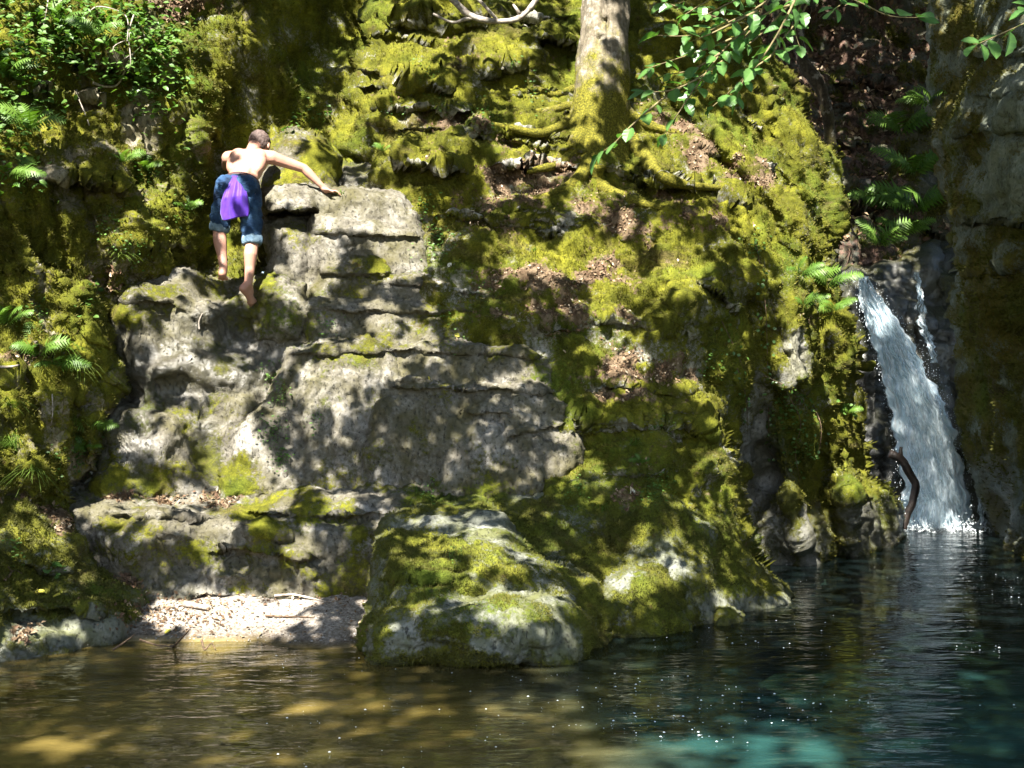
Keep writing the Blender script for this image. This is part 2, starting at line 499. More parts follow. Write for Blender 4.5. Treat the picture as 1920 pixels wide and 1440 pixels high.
# left cliff, hung with plants
rock_sheet('cliff', [(-700, -420), (450, -420), (470, -100), (462, 60), (470, 160), (440, 250), (405, 300), (392, 400), (388, 505), (340, 530), (262, 540), (215, 600), (205, 720), (185, 860), (130, 960), (-700, 1000)],
           [(440, -400, 12.8), (200, -400, 12.2), (-200, -400, 10.8), (-700, -400, 8.5), (440, 0, 11.6), (300, 0, 11.1), (100, 0, 10.5), (-100, 0, 9.8), (440, 200, 11.3), (300, 250, 10.7), (150, 250, 10.1),
            (0, 300, 9.5), (-300, 300, 8.4), (-700, 300, 6.8), (380, 420, 10.8), (300, 480, 10.45), (200, 450, 10.05), (100, 500, 9.6), (0, 600, 9.05), (200, 650, 9.75), (120, 760, 9.25), (0, 850, 8.7), (150, 900, 9.2), (-300, 800, 7.8), (-700, 900, 6.4)],
           M['cliff'], roll=0.35, big=0.16, bigs=1.4, mid=0.07, mids=4.0, fine=0.02, moss=0.82, strata=0.02, seed=5, cush=0.03, cushs=6,
           flutes=diag_flutes(-0.22, 0.17, 46, 5), shelves=rnd_shelves(9, 0, 330, 150, 800, 0.12, 0.12, 3) + [(60, 330, 250, 345, 0.4, 30), (110, 95, 280, 125, 0.35, 45), (40, 640, 200, 690, 0.3, 40)],
           moss_sp=[(130, 350, 50, 50, 0, 0.5), (255, 215, 22, 50, 15, 0.25), (175, 140, 45, 40, 0, 0.35), (380, 130, 60, 160, -15, 0.95)],
           litter_sp=[(330, 10, 80, 30, 0, 1.0), (200, 540, 40, 30, 0, 0.7), (60, 690, 70, 24, 0, 0.9)], pits=0.02, upmoss=0.25, kind='structure')
# channel to the left of the steps
rock_sheet('rock_chute', [(190, 580), (250, 530), (320, 510), (400, 526), (440, 532), (500, 528), (570, 540), (580, 650), (540, 720), (470, 810), (440, 945), (170, 945), (195, 800), (205, 690)],
           [(250, 530, 10.3), (430, 520, 10.42), (540, 540, 10.5), (250, 620, 10.1), (380, 640, 10.3), (540, 640, 10.35), (240, 760, 9.95), (340, 730, 10.12), (450, 740, 10.1), (300, 900, 9.75), (430, 900, 9.8), (200, 900, 9.6)],
           M['slab'], roll=0.22, big=0.10, bigs=1.7, mid=0.045, mids=3.6, fine=0.01, moss=0.16, upmoss=0.15, mossn=0.62, seed=6, pits=0.012,
           lumps=[(330, 575, 55, 50, 0.16, 0), (270, 600, 40, 60, 0.14, 10), (400, 590, 60, 40, 0.10, 0), (310, 690, 75, 30, 0.18, -25), (400, 700, 70, 30, 0.13, 0), (520, 590, 50, 45, 0.1, 0),
                  (320, 800, 60, 70, 0.16, 0), (250, 850, 45, 60, 0.12, 0), (240, 740, 22, 26, -0.3, 0), (400, 830, 30, 60, -0.1, 0), (470, 620, 60, 30, -0.06, 20)],
           moss_sp=[(260, 560, 60, 50, 0, 0.5), (350, 555, 40, 40, 0, 0.45), (300, 900, 120, 40, 0, 0.45), (510, 590, 60, 40, 0, 0.3), (430, 860, 60, 70, 0, 0.7)],
           shelves=[(200, 560, 330, 566, 0.12, 24)],
           wet_sp=[(330, 690, 120, 60, -15, 1.0), (420, 620, 80, 60, 0, 0.7), (260, 790, 30, 130, 0, 0.9), (390, 860, 30, 100, 0, 0.6), (480, 690, 80, 40, 0, 0.8)], kind='structure')

# worn steps up the rock: one block to a step
steps = tag(empty('rock_steps', (-1.0, 10.2, 0.85)), 'worn grey limestone steps climbing the middle of the mossy rock face', 'rock steps', kind='structure')
def step_block(poly, ctrl, seed, nose=(), **kw):
    a = dict(roll=0.13, skirt=0.5, big=0.045, bigs=2.0, mid=0.022, mids=4.5, fine=0.010, moss=0.16, mossn=0.5, upmoss=0.12, pits=0.014, warp=7)
    a.update(kw)
    a['shelves'] = list(a.get('shelves', ())) + [(x0, y0, x1, y1, am, hh) for x0, y0, x1, y1, am, hh in nose]
    r = rock_sheet('step', poly, ctrl, M['slab'], seed=seed, **a)
    r['o'].parent = steps
    r['o'].matrix_parent_inverse = Matrix.Translation(steps.location).inverted()
    return r
# mossy lump and dripping lump behind the top step
step_block([(478, 300), (500, 262), (550, 246), (600, 262), (628, 300), (640, 380), (470, 380)], [(550, 300, 11.15), (490, 350, 11.1), (630, 350, 11.2), (550, 250, 11.3), (550, 370, 11.0)], 10,
           moss=0.5, roll=0.25, moss_sp=[(560, 280, 60, 30, 0, 0.5), (600, 300, 30, 40, 0, 0.85)], cush=0.02)
step_block([(596, 320), (625, 296), (690, 290), (760, 300), (790, 400), (596, 400)], [(660, 310, 11.5), (620, 350, 11.35), (740, 350, 11.3), (670, 290, 11.7), (670, 390, 11.2)], 11,
           moss=0.5, roll=0.3, flutes=diag_flutes(0, 0.06, 16, 6), wet_sp=[(660, 330, 50, 50, 0, 0.7)])
step_block([(492, 360), (540, 350), (620, 353), (700, 362), (768, 364), (786, 390), (806, 480), (500, 480), (492, 420)],
           [(520, 370, 10.72), (620, 370, 10.78), (760, 380, 10.85), (520, 450, 10.75), (640, 450, 10.75), (780, 460, 10.8)], 12, moss=0.02,
           shelves=[(485, 398, 600, 392, 0.42, 26)], moss_sp=[(560, 400, 30, 16, 0, 0.5)])
step_block([(578, 440), (592, 412), (620, 402), (700, 412), (770, 424), (800, 445), (812, 540), (560, 590), (556, 520)],
           [(600, 420, 10.60), (780, 440, 10.66), (580, 520, 10.52), (700, 520, 10.54), (800, 520, 10.6)], 13, nose=[(570, 432, 840, 446, 0.066, 14)], moss=0.02, lumps=[(660, 470, 60, 20, -0.06, 0)])
step_block([(498, 420), (540, 408), (580, 416), (590, 470), (580, 560), (500, 560)], [(540, 420, 10.62), (520, 500, 10.5), (580, 500, 10.55), (540, 550, 10.45)], 14, moss=0.25, roll=0.2)
step_block([(472, 540), (500, 512), (545, 506), (578, 530), (584, 600), (560, 640), (480, 640), (470, 590)], [(520, 520, 10.38), (520, 600, 10.22), (480, 600, 10.25), (575, 600, 10.25)], 15, moss=0.3, roll=0.2)
step_block([(584, 540), (606, 492), (650, 480), (716, 488), (740, 508), (840, 514), (910, 522), (960, 560), (960, 640), (570, 640)],
           [(620, 500, 10.48), (720, 500, 10.5), (900, 530, 10.55), (600, 600, 10.35), (900, 600, 10.42), (750, 600, 10.36)], 16, nose=[(570, 512, 760, 510, 0.072, 16), (700, 530, 960, 540, 0.072, 14)], moss=0.3, moss_sp=[(660, 520, 60, 26, 0, 0.62), (800, 540, 60, 20, 0, 0.15), (900, 560, 60, 40, 0, 0.8)])
step_block([(566, 572), (600, 558), (700, 560), (780, 566), (900, 566), (1000, 584), (1030, 640), (1020, 720), (566, 720)],
           [(600, 570, 10.3), (900, 575, 10.38), (600, 680, 10.1), (800, 680, 10.15), (1000, 680, 10.22)], 17, nose=[(540, 578, 1040, 584, 0.090, 16)], moss=0.14, moss_sp=[(600, 620, 50, 40, 0, 0.5), (860, 610, 70, 40, 0, 0.62), (980, 640, 60, 60, 0, 0.85)])
step_block([(690, 652), (760, 640), (860, 640), (980, 652), (1050, 690), (1060, 780), (690, 780)], [(760, 650, 10.08), (980, 660, 10.1), (700, 750, 9.96), (1000, 750, 10.0)], 18, nose=[(660, 656, 1060, 664, 0.078, 14)], moss=0.22, moss_sp=[(880, 670, 90, 20, 0, 0.4), (1020, 690, 40, 40, 0, 0.8)])
step_block([(520, 690), (545, 650), (600, 630), (690, 632), (735, 655), (750, 700), (780, 760), (780, 950), (560, 955), (410, 950), (400, 910), (430, 830), (490, 740)],
           [(560, 650, 10.0), (720, 660, 10.0), (500, 760, 9.9), (640, 780, 9.84), (430, 900, 9.7), (600, 900, 9.72), (760, 900, 9.74)], 19, nose=[(520, 664, 770, 656, 0.072, 16)], moss=0.16, roll=0.2, strata=0.0,
           moss_sp=[(440, 890, 60, 45, 0, 0.75), (640, 655, 80, 22, 0, 0.4), (540, 830, 40, 110, 25, 0.4), (660, 890, 70, 50, 0, 0.45)], pits=0.022)
step_block([(678, 800), (700, 745), (745, 708), (800, 706), (900, 708), (990, 716), (1080, 738), (1098, 800), (1096, 870), (1010, 945), (690, 950), (672, 880)],
           [(760, 720, 9.88), (1060, 750, 9.92), (720, 830, 9.72), (900, 820, 9.74), (1060, 850, 9.76), (720, 930, 9.66), (1000, 930, 9.62)], 20, nose=[(690, 726, 1110, 738, 0.078, 14)], moss=0.14, roll=0.14, strata=0.012,
           moss_sp=[(760, 840, 80, 80, 0, 0.30), (830, 930, 200, 26, 0, 0.5)], pits=0.022, shelves=[(940, 815, 1080, 790, 0.07, 12), (860, 770, 960, 775, 0.06, 10), (690, 715, 900, 706, 0.05, 10)])

# the flank that turns round into the gorge
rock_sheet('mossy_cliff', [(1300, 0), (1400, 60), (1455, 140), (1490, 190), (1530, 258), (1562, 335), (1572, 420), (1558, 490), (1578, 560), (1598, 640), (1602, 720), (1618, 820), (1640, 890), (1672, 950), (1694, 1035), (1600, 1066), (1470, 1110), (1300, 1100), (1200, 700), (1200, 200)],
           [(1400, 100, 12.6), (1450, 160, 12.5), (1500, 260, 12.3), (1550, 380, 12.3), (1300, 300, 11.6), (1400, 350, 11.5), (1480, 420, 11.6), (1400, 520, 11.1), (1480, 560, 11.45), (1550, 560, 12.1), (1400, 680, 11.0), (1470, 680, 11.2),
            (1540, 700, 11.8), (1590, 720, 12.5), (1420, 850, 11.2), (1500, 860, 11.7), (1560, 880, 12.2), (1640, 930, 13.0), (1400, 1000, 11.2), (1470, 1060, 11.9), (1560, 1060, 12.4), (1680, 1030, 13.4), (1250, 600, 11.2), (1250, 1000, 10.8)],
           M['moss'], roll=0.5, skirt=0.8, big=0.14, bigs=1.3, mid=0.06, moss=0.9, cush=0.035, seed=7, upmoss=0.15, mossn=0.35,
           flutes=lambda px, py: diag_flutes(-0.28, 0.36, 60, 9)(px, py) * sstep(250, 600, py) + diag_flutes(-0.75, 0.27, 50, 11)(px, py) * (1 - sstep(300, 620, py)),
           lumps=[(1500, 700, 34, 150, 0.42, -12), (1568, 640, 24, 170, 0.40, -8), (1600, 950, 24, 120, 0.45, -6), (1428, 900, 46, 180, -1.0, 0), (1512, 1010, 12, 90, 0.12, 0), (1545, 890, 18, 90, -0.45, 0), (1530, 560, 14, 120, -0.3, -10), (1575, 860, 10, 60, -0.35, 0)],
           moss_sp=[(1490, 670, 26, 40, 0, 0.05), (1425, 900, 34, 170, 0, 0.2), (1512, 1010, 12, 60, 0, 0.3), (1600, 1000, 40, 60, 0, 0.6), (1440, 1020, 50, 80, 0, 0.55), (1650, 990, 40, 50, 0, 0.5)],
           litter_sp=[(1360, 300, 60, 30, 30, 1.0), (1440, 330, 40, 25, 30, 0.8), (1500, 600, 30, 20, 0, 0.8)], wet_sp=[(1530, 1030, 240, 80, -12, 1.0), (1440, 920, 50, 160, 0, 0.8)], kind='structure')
# the mossy bank itself
def bank_f(px, py):
    return diag_flutes(-0.9, 0.10, 70, 13)(px, py) * sstep(1180, 1320, px)
rock_sheet('mossy_bank', [(700, 60), (720, -60), (760, -420), (1500, -420), (1430, -100), (1400, 30), (1440, 150), (1470, 300), (1452, 420), (1425, 520), (1382, 590), (1345, 640), (1358, 760), (1372, 880), (1398, 990), (1440, 1080), (1475, 1150), (1300, 1190), (900, 1150), (800, 960), (790, 760), (765, 500), (760, 390), (705, 350), (660, 290), (636, 262), (650, 200), (680, 110)],
           [(705, 340, 11.2), (650, 260, 11.8), (690, 100, 12.2), (760, -400, 14.5), (850, 330, 11.0), (900, 250, 11.35), (900, 120, 12.0), (900, 0, 12.7), (1100, -400, 14.6), (1120, 310, 11.4), (1120, 130, 12.2), (1280, 330, 11.35), (1300, 150, 12.3), (1420, 60, 12.9), (1450, -400, 15),
            (1450, 250, 12.2), (1440, 400, 11.5), (800, 560, 10.45), (820, 430, 10.75), (950, 600, 10.35), (1000, 480, 10.65), (1000, 380, 10.95), (1200, 500, 10.65), (1350, 480, 10.95), (1000, 750, 10.05), (1150, 700, 10.12), (1300, 650, 10.3), (1340, 700, 10.5),
            (1000, 950, 9.75), (1200, 880, 9.7), (1340, 880, 9.85), (1380, 1000, 9.8), (1200, 1100, 9.4), (1450, 1130, 9.7)],
           M['moss'], roll=0.34, skirt=0.8, big=0.13, bigs=1.5, mid=0.06, mids=3.6, fine=0.016, moss=0.85, cush=0.055, cushs=4.0, seed=8, upmoss=0.35, mossn=0.55, strata=0.045, litter=0.26,
           flutes=bank_f,
           shelves=rnd_shelves(24, 720, 1080, 20, 330, 0.19, 0.04, 21) + rnd_shelves(9, 1180, 1420, 60, 330, 0.12, 0.35, 22) + rnd_shelves(22, 850, 1380, 360, 800, 0.09, 0.12, 23) + rnd_shelves(8, 1080, 1350, 780, 1000, 0.15, 0.0, 25)
                   + [(740, 310, 880, 318, 0.5, 22), (700, 198, 900, 205, 0.35, 16), (720, 45, 810, 40, 0.4, 20), (1000, 70, 1110, 90, 0.4, 40), (1180, 335, 1370, 350, 0.35, 26), (1290, 520, 1400, 590, 0.3, 30)],
           lumps=[(945, 105, 50, 36, 0.3, 10), (1390, 650, 30, 20, 0.1, 0), (840, 160, 60, 30, 0.15, 0), (790, 270, 60, 30, 0.15, 0), (1290, 560, 60, 40, 0.2, 0)],
           moss_sp=[(1000, 330, 90, 26, 0, 0.45), (960, 420, 90, 60, 0, 0.72)],
           litter_sp=[(1000, 330, 110, 30, 5, 1.0), (930, 400, 90, 40, 0, 0.6), (1050, 530, 140, 30, -8, 0.95), (1010, 590, 90, 30, 0, 0.8), (1170, 420, 90, 30, 20, 0.7), (1230, 700, 80, 22, 15, 0.9), (1160, 640, 40, 60, 10, 0.8),
                      (1330, 270, 80, 40, 35, 0.9), (1240, 240, 60, 20, 20, 0.8), (890, 250, 90, 20, 10, 0.7), (1130, 740, 70, 16, 10, 0.9), (1300, 410, 80, 24, 30, 0.7), (900, 140, 60, 20, 10, 0.5), (1180, 890, 60, 20, 0, 0.6)], kind='structure')

# ledge above the beach
rock_sheet('rock_ledge', [(40, 905), (150, 900), (300, 905), (480, 910), (700, 912), (1000, 905), (1000, 960), (760, 1000), (735, 1060), (735, 1130), (600, 1130), (480, 1128), (380, 1120), (280, 1150), (200, 1130), (150, 1060), (110, 960)],
           [(100, 910, 9.8), (300, 908, 9.95), (500, 912, 9.9), (800, 915, 9.8), (1000, 930, 9.6), (150, 960, 9.25), (300, 960, 9.25), (500, 960, 9.25), (720, 965, 9.25), (200, 1050, 9.1), (350, 1040, 9.12), (520, 1040, 9.12), (700, 1040, 9.1), (250, 1130, 8.95), (400, 1110, 9.0), (600, 1120, 9.0), (720, 1110, 8.95)],
           M['slab'], roll=0.05, roll_px=12, big=0.07, bigs=2.0, mid=0.04, moss=0.22, upmoss=0.1, mossn=0.65, seed=9, pits=0.02, skirt=0.15,
           lumps=[(470, 985, 50, 30, 0.12, 0), (330, 990, 70, 30, 0.10, 0), (560, 1060, 30, 45, 0.14, 0), (650, 990, 60, 40, 0.10, 0), (420, 1070, 60, 30, 0.08, 0), (230, 1010, 40, 40, 0.1, 0), (440, 1050, 20, 14, -0.12, 0), (540, 1020, 25, 14, -0.12, 0)],
           moss_sp=[(600, 975, 130, 35, 0, 0.7), (250, 980, 60, 26, 0, 0.6), (470, 950, 60, 16, 0, 0.6), (650, 1060, 70, 60, 0, 0.55), (470, 1100, 50, 18, 0, 0.6), (840, 940, 90, 20, 0, 0.6)],
           litter_sp=[(300, 925, 120, 16, 0, 0.7), (420, 930, 60, 12, 0, 0.5), (240, 1090, 30, 30, 0, 0.5)], wet_sp=[(350, 1080, 160, 40, 0, 0.5)],
           shelves=[(180, 965, 420, 975, 0.12, 16), (430, 960, 730, 968, 0.14, 18), (380, 1030, 620, 1045, 0.10, 14)], kind='structure')

# lower left bank with its foot in the pool
rock_sheet('mossy_bank', [(-700, 880), (-100, 905), (20, 925), (90, 945), (140, 975), (172, 1010), (180, 1060), (215, 1095), (245, 1130), (262, 1175), (258, 1205), (180, 1235), (60, 1270), (-700, 1420)],
           [(-600, 900, 6.8), (-100, 920, 8.3), (40, 940, 8.75), (140, 990, 8.95), (0, 1050, 8.3), (100, 1060, 8.6), (170, 1060, 8.8), (200, 1110, 8.7), (100, 1150, 8.25), (0, 1150, 8.0), (250, 1180, 8.5), (180, 1220, 8.2), (60, 1240, 7.85), (0, 1245, 7.8), (-600, 1400, 5.8)],
           M['boulder'], roll=0.25, skirt=0.4, big=0.10, bigs=1.6, mid=0.05, moss=0.74, cush=0.03, seed=21, upmoss=0.2, mossn=0.5,
           lumps=[(100, 1010, 60, 40, 0.15, 0), (200, 1150, 50, 50, 0.15, 0), (60, 1100, 60, 30, -0.1, 0)],
           moss_sp=[(130, 1180, 130, 24, 0, 0.05), (30, 1230, 80, 30, 0, 0.1), (230, 1190, 30, 20, 0, 0.2)], shelves=[(-40, 1135, 230, 1150, 0.18, 22), (30, 1050, 170, 1075, 0.15, 20)],
           litter_sp=[(60, 960, 110, 14, 18, 0.9), (30, 1180, 60, 14, 0, 0.8)], wet_sp=[(100, 1225, 260, 22, 0, 1.0)], kind='structure')

# boulders that stand in the pool
def boulder(poly, ctrl, seed, label, **kw):
    a = dict(roll=0.30, skirt=0.5, big=0.07, bigs=1.7, mid=0.035, mids=4.0, fine=0.012, moss=0.76, cush=0.014, cushs=8, upmoss=-0.15, mossn=0.55, step=2.6, pits=0.008)
    a.update(kw)
    r = rock_sheet('boulder', poly, ctrl, M['boulder'], seed=seed, **a)
    return tag(r['o'], label, 'boulder', 'mossy boulders at the edge of the pool')
boulder([(800, 965), (880, 935), (960, 895), (1050, 864), (1120, 870), (1210, 878), (1300, 915), (1370, 965), (1410, 1030), (1455, 1092), (1478, 1150), (1440, 1175), (1330, 1190), (1250, 1205), (1000, 1230), (800, 1150)],
        [(850, 960, 9.57), (1000, 890, 9.82), (1060, 870, 9.92), (1200, 885, 9.75), (1320, 940, 9.77), (950, 1000, 9.22), (1100, 960, 9.42), (1250, 1000, 9.30), (1380, 1040, 9.65), (1000, 1100, 8.82), (1150, 1100, 9.02), (1300, 1120, 9.10), (1250, 1190, 8.77), (1440, 1150, 9.55), (1100, 1200, 8.62)], 31,
        'largest mossy boulder sloping down from the bank into the dark pool', roll=0.3,
        lumps=[(1230, 950, 60, 50, 0.06, 0), (1100, 920, 70, 20, 0.06, 0), (1040, 1060, 50, 30, 0.14, 0), (1160, 1040, 40, 30, -0.10, 0), (1180, 1130, 30, 40, -0.12, 0), (1310, 1080, 50, 60, 0.08, 0)],
        moss_sp=[(1080, 870, 50, 14, 0, 0.0), (1010, 915, 50, 14, -20, 0.1), (1190, 1090, 40, 18, -20, 0.1), (1380, 1140, 120, 30, 0, 0.3), (1180, 950, 60, 70, 0, 0.85)], litter_sp=[(1175, 920, 30, 30, 0, 0.7), (980, 900, 40, 12, -15, 0.5)],
        wet_sp=[(1300, 1190, 220, 28, -10, 1.0)])
boulder([(684, 1190), (682, 1090), (698, 1012), (735, 968), (800, 940), (900, 932), (960, 985), (1000, 1022), (1060, 1058), (1110, 1095), (1140, 1150), (1130, 1220), (900, 1250), (700, 1245)],
        [(700, 1000, 8.65), (760, 955, 9.00), (880, 940, 9.20), (800, 1000, 8.65), (900, 1000, 8.70), (960, 1010, 8.65), (720, 1060, 8.30), (850, 1060, 8.25), (1000, 1060, 8.35), (720, 1160, 8.00), (850, 1130, 8.00), (1000, 1130, 8.15), (1110, 1150, 8.30), (720, 1230, 7.85), (1100, 1210, 8.10)], 32,
        'broad flat-topped mossy boulder beside the beach, with a worn hollow in its green face', roll=0.26,
        lumps=[(820, 1050, 60, 40, 0.10, 0), (850, 1072, 26, 10, -0.10, 0), (960, 1070, 70, 40, 0.12, 10), (1080, 1120, 40, 40, 0.1, 0), (760, 1090, 70, 60, 0.07, 0)],
        moss_sp=[(860, 985, 130, 30, 0, 0.42), (900, 1020, 60, 12, 0, 0.3), (830, 1055, 90, 40, 0, 1.0), (940, 1100, 70, 14, 10, 0.4)], shelves=[(700, 1090, 860, 1085, 0.06, 12)])
boulder([(1110, 1130), (1140, 1085), (1180, 1062), (1230, 1056), (1275, 1075), (1300, 1130), (1296, 1180), (1240, 1205), (1120, 1210), (1090, 1180)],
        [(1200, 1070, 8.85), (1130, 1120, 8.6), (1270, 1110, 8.85), (1180, 1140, 8.55), (1240, 1185, 8.6), (1120, 1195, 8.45)], 33, 'mid-sized mossy boulder with a bare pale shoulder, right of the rounded front one', roll=0.22, big=0.05,
        moss_sp=[(1170, 1085, 34, 12, -25, 0.2), (1250, 1075, 30, 16, 0, 0.9)], wet_sp=[(1200, 1200, 120, 14, 0, 1.0)])
boulder([(692, 1190), (715, 1140), (770, 1112), (840, 1096), (930, 1092), (1010, 1104), (1062, 1130), (1086, 1170), (1088, 1212), (1050, 1244), (980, 1250), (860, 1252), (760, 1252), (704, 1244), (692, 1220)],
        [(740, 1140, 7.83), (860, 1105, 7.93), (980, 1110, 7.93), (1060, 1150, 7.88), (720, 1200, 7.63), (850, 1170, 7.58), (980, 1180, 7.60), (1075, 1200, 7.73), (720, 1245, 7.60), (860, 1245, 7.53), (1040, 1240, 7.58)], 34,
        'rounded grey-green boulder at the very front, its wet foot in the water', roll=0.24, big=0.05, moss=0.62,
        lumps=[(860, 1150, 60, 30, 0.07, 0), (990, 1150, 60, 40, 0.06, 0), (1000, 1220, 40, 20, -0.06, 0), (840, 1225, 60, 16, -0.05, 0), (900, 1225, 30, 20, 0.06, 0)],
        moss_sp=[(1010, 1200, 50, 34, 0, 0.05), (860, 1215, 160, 14, 0, 0.2), (890, 1145, 60, 20, 0, 0.5), (980, 1150, 90, 26, 0, 0.55)], wet_sp=[(880, 1243, 220, 14, 0, 1.0)], pits=0.015)
boulder([(1338, 1158), (1346, 1134), (1372, 1126), (1394, 1140), (1400, 1168), (1380, 1182), (1340, 1180)], [(1370, 1140, 9.1), (1350, 1170, 9.0), (1390, 1170, 9.02)], 35, 'smallest mossy boulder, a round knob at the foot of the big sloping one', roll=0.14, big=0.02, moss=0.6, wet_sp=[(1370, 1172, 60, 14, 0, 0.9)], skirt=0.3)
# ------------------------------------------------------------------ pool bed, beach, water
def grid_xy(x0, x1, y0, y1, nx, ny, zf):
    gx, gy = np.meshgrid(np.linspace(x0, x1, nx), np.linspace(y0, y1, ny))
    x, y = gx.ravel(), gy.ravel()
    z = zf(x, y)
    idx = np.arange(nx * ny).reshape(ny, nx)
    q = np.stack([idx[:-1, :-1], idx[:-1, 1:], idx[1:, 1:], idx[1:, :-1]], -1).reshape(-1, 4)
    return np.c_[x, y, z], q

def bed_z(x, y):
    edge = 8.35 + 0.25 * perlin(np.c_[x * 1.1, y * 0.0 + 4.4, y * 0])        # beach line
    t = y - edge
    z = np.where(t > 0, 0.30 * np.minimum(t, 0.9), 0.16 * t)
    right = sstep(-2.2, 4.0, x)
    z = np.where(t < 0, z - right * 0.9 * sstep(0.0, 1.6, -t + right * 1.5), z - sstep(-1.2, 1.8, x) * 1.5)
    z = z + 0.05 * fbm(np.c_[x, y, x * 0] * 1.3, 3) + 0.012 * fbm(np.c_[x, y, x * 0 + 2] * 9, 2)
    z = np.maximum(z, -1.35 + 0.08 * perlin(np.c_[x, y, x * 0]))
    return z
Vb, qb = grid_xy(-9, 12, -3, 30, 260, 400, bed_z)
n = NT('pool_bed_silt')
p = n.pos()
sx = n.n('ShaderNodeSeparateXYZ'); n.l(p, sx.inputs[0])
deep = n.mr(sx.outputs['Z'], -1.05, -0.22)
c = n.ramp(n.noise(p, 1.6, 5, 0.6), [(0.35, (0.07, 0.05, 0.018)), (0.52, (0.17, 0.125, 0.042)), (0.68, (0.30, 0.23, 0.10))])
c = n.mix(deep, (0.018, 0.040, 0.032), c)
dry = n.mr(sx.outputs['Z'], -0.01, 0.03)
gr = n.ramp(n.noise(p, 42, 4, 0.7), [(0.34, (0.11, 0.09, 0.07)), (0.52, (0.25, 0.22, 0.185)), (0.66, (0.38, 0.35, 0.31))])
damp = n.mr(n.math('ADD', sx.outputs['Z'], n.math('MULTIPLY', n.noise(p, 7, 4), 0.08)), 0.05, 0.13)
gr = n.mix(damp, n.mix(1.0, gr, (0.45, 0.42, 0.38), 'MULTIPLY'), gr)
c = n.mix(dry, c, gr)
nb = n.bump(n.math('ADD', n.noise(p, 50, 4, 0.7), n.noise(p, 12, 2)), 0.7, 0.015)
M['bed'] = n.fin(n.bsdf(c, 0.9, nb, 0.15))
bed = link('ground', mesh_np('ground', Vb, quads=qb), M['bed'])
tag(bed, 'silty pool bed rising to a small gravel beach', 'ground', kind='structure')

n = NT('pool_water')
pv = n.pos((0.8, 1.7, 1.0))
r1 = n.noise(pv, 2.2, 3, 0.5, 0.8)
r2 = n.noise(n.pos((1.1, 3.0, 1.0)), 5.0, 2, 0.5, 0.4)
nb = n.bump(n.math('ADD', r1, n.math('MULTIPLY', r2, 0.38)), 0.25, 0.06)
fr = n.n('ShaderNodeFresnel'); fr.inputs['IOR'].default_value = 1.33; n.l(nb, fr.inputs['Normal'])
gl = n.n('ShaderNodeBsdfGlossy'); gl.inputs['Roughness'].default_value = 0.015; n.l(nb, gl.inputs['Normal'])
tr0 = n.n('ShaderNodeBsdfTransparent'); tr0.inputs['Color'].default_value = (0.72, 0.78, 0.62, 1)
# suspended silt: brown over the shallows, milky teal over the deep end
sx = n.n('ShaderNodeSeparateXYZ'); n.l(n.pos(), sx.inputs[0])
tq = n.mr(n.math('ADD', sx.outputs['X'], n.math('MULTIPLY', n.noise(n.pos(), 0.9, 3, .5), 2.2)), 0.7, 2.1)
far = n.mr(n.math('ADD', sx.outputs['Y'], n.math('MULTIPLY', n.noise(n.pos(), 1.1, 3, .5), 1.6)), 7.4, 8.8)
ms = n.noise(n.pos((0.55, 1.5, 1)), 1.3, 4, 0.55, 0.6)
mcol = n.mix(tq, n.ramp(ms, [(0.36, (0.075, 0.060, 0.016)), (0.62, (0.25, 0.185, 0.052))]), n.ramp(ms, [(0.36, (0.010, 0.030, 0.030)), (0.66, (0.030, 0.105, 0.095))]))
mcol = n.mix(n.math('MULTIPLY', far, tq), mcol, (0.007, 0.013, 0.013))
df = n.n('ShaderNodeBsdfDiffuse'); n.l(mcol, df.inputs['Color'])
tr_ = n.n('ShaderNodeMixShader'); tr_.inputs[0].default_value = 0.5; n.l(tr0.outputs[0], tr_.inputs[1]); n.l(df.outputs[0], tr_.inputs[2])
tr = tr_
mx = n.n('ShaderNodeMixShader'); n.l(fr.outputs[0], mx.inputs[0]); n.l(tr.outputs[0], mx.inputs[1]); n.l(gl.outputs[0], mx.inputs[2])
M['water'] = n.fin(mx.outputs[0])
def wz(x, y):
    return 0.006 * fbm(np.c_[x * 1.0, y * 1.6, x * 0 + 1] * 2.0, 2)
Vw, qw = grid_xy(-9, 11, -3, 18, 300, 340, wz)
water = link('water', mesh_np('water', Vw, quads=qw), M['water'])
tag(water, 'still brown and teal pool with ripples and floating foam specks', 'water', kind='structure')
# ------------------------------------------------------------------ surface lookup
class Surf:
    def __init__(self, objs):
        vs, fs, n = [], [], 0
        for o in objs:
            me = o.data
            V = np.empty(len(me.vertices) * 3, np.float32); me.vertices.foreach_get('co', V)
            V = V.reshape(-1, 3)
            mw = np.array(o.matrix_world if o.parent is None else Matrix.Identity(4))
            if o.parent is None: V = V @ mw[:3, :3].T + mw[:3, 3]
            q = [tuple(i + n for i in p.vertices) for p in me.polygons]
            vs.extend(map(tuple, V.tolist())); fs.extend(q); n += len(V)
        self.b = BVHTree.FromPolygons(vs, fs)
    def cam(self, px, py):
        o = Vector((0, 0, CAMZ)); d = (P3(px, py, 10) - o).normalized()
        h = self.b.ray_cast(o, d)
        if h[0] is None: return None, None
        n = h[1]
        if n.dot(d) > 0: n = -n
        return h[0], n
terrain_objs = [r['o'] for r in SHEETS]
SURF = Surf(terrain_objs + [bed])

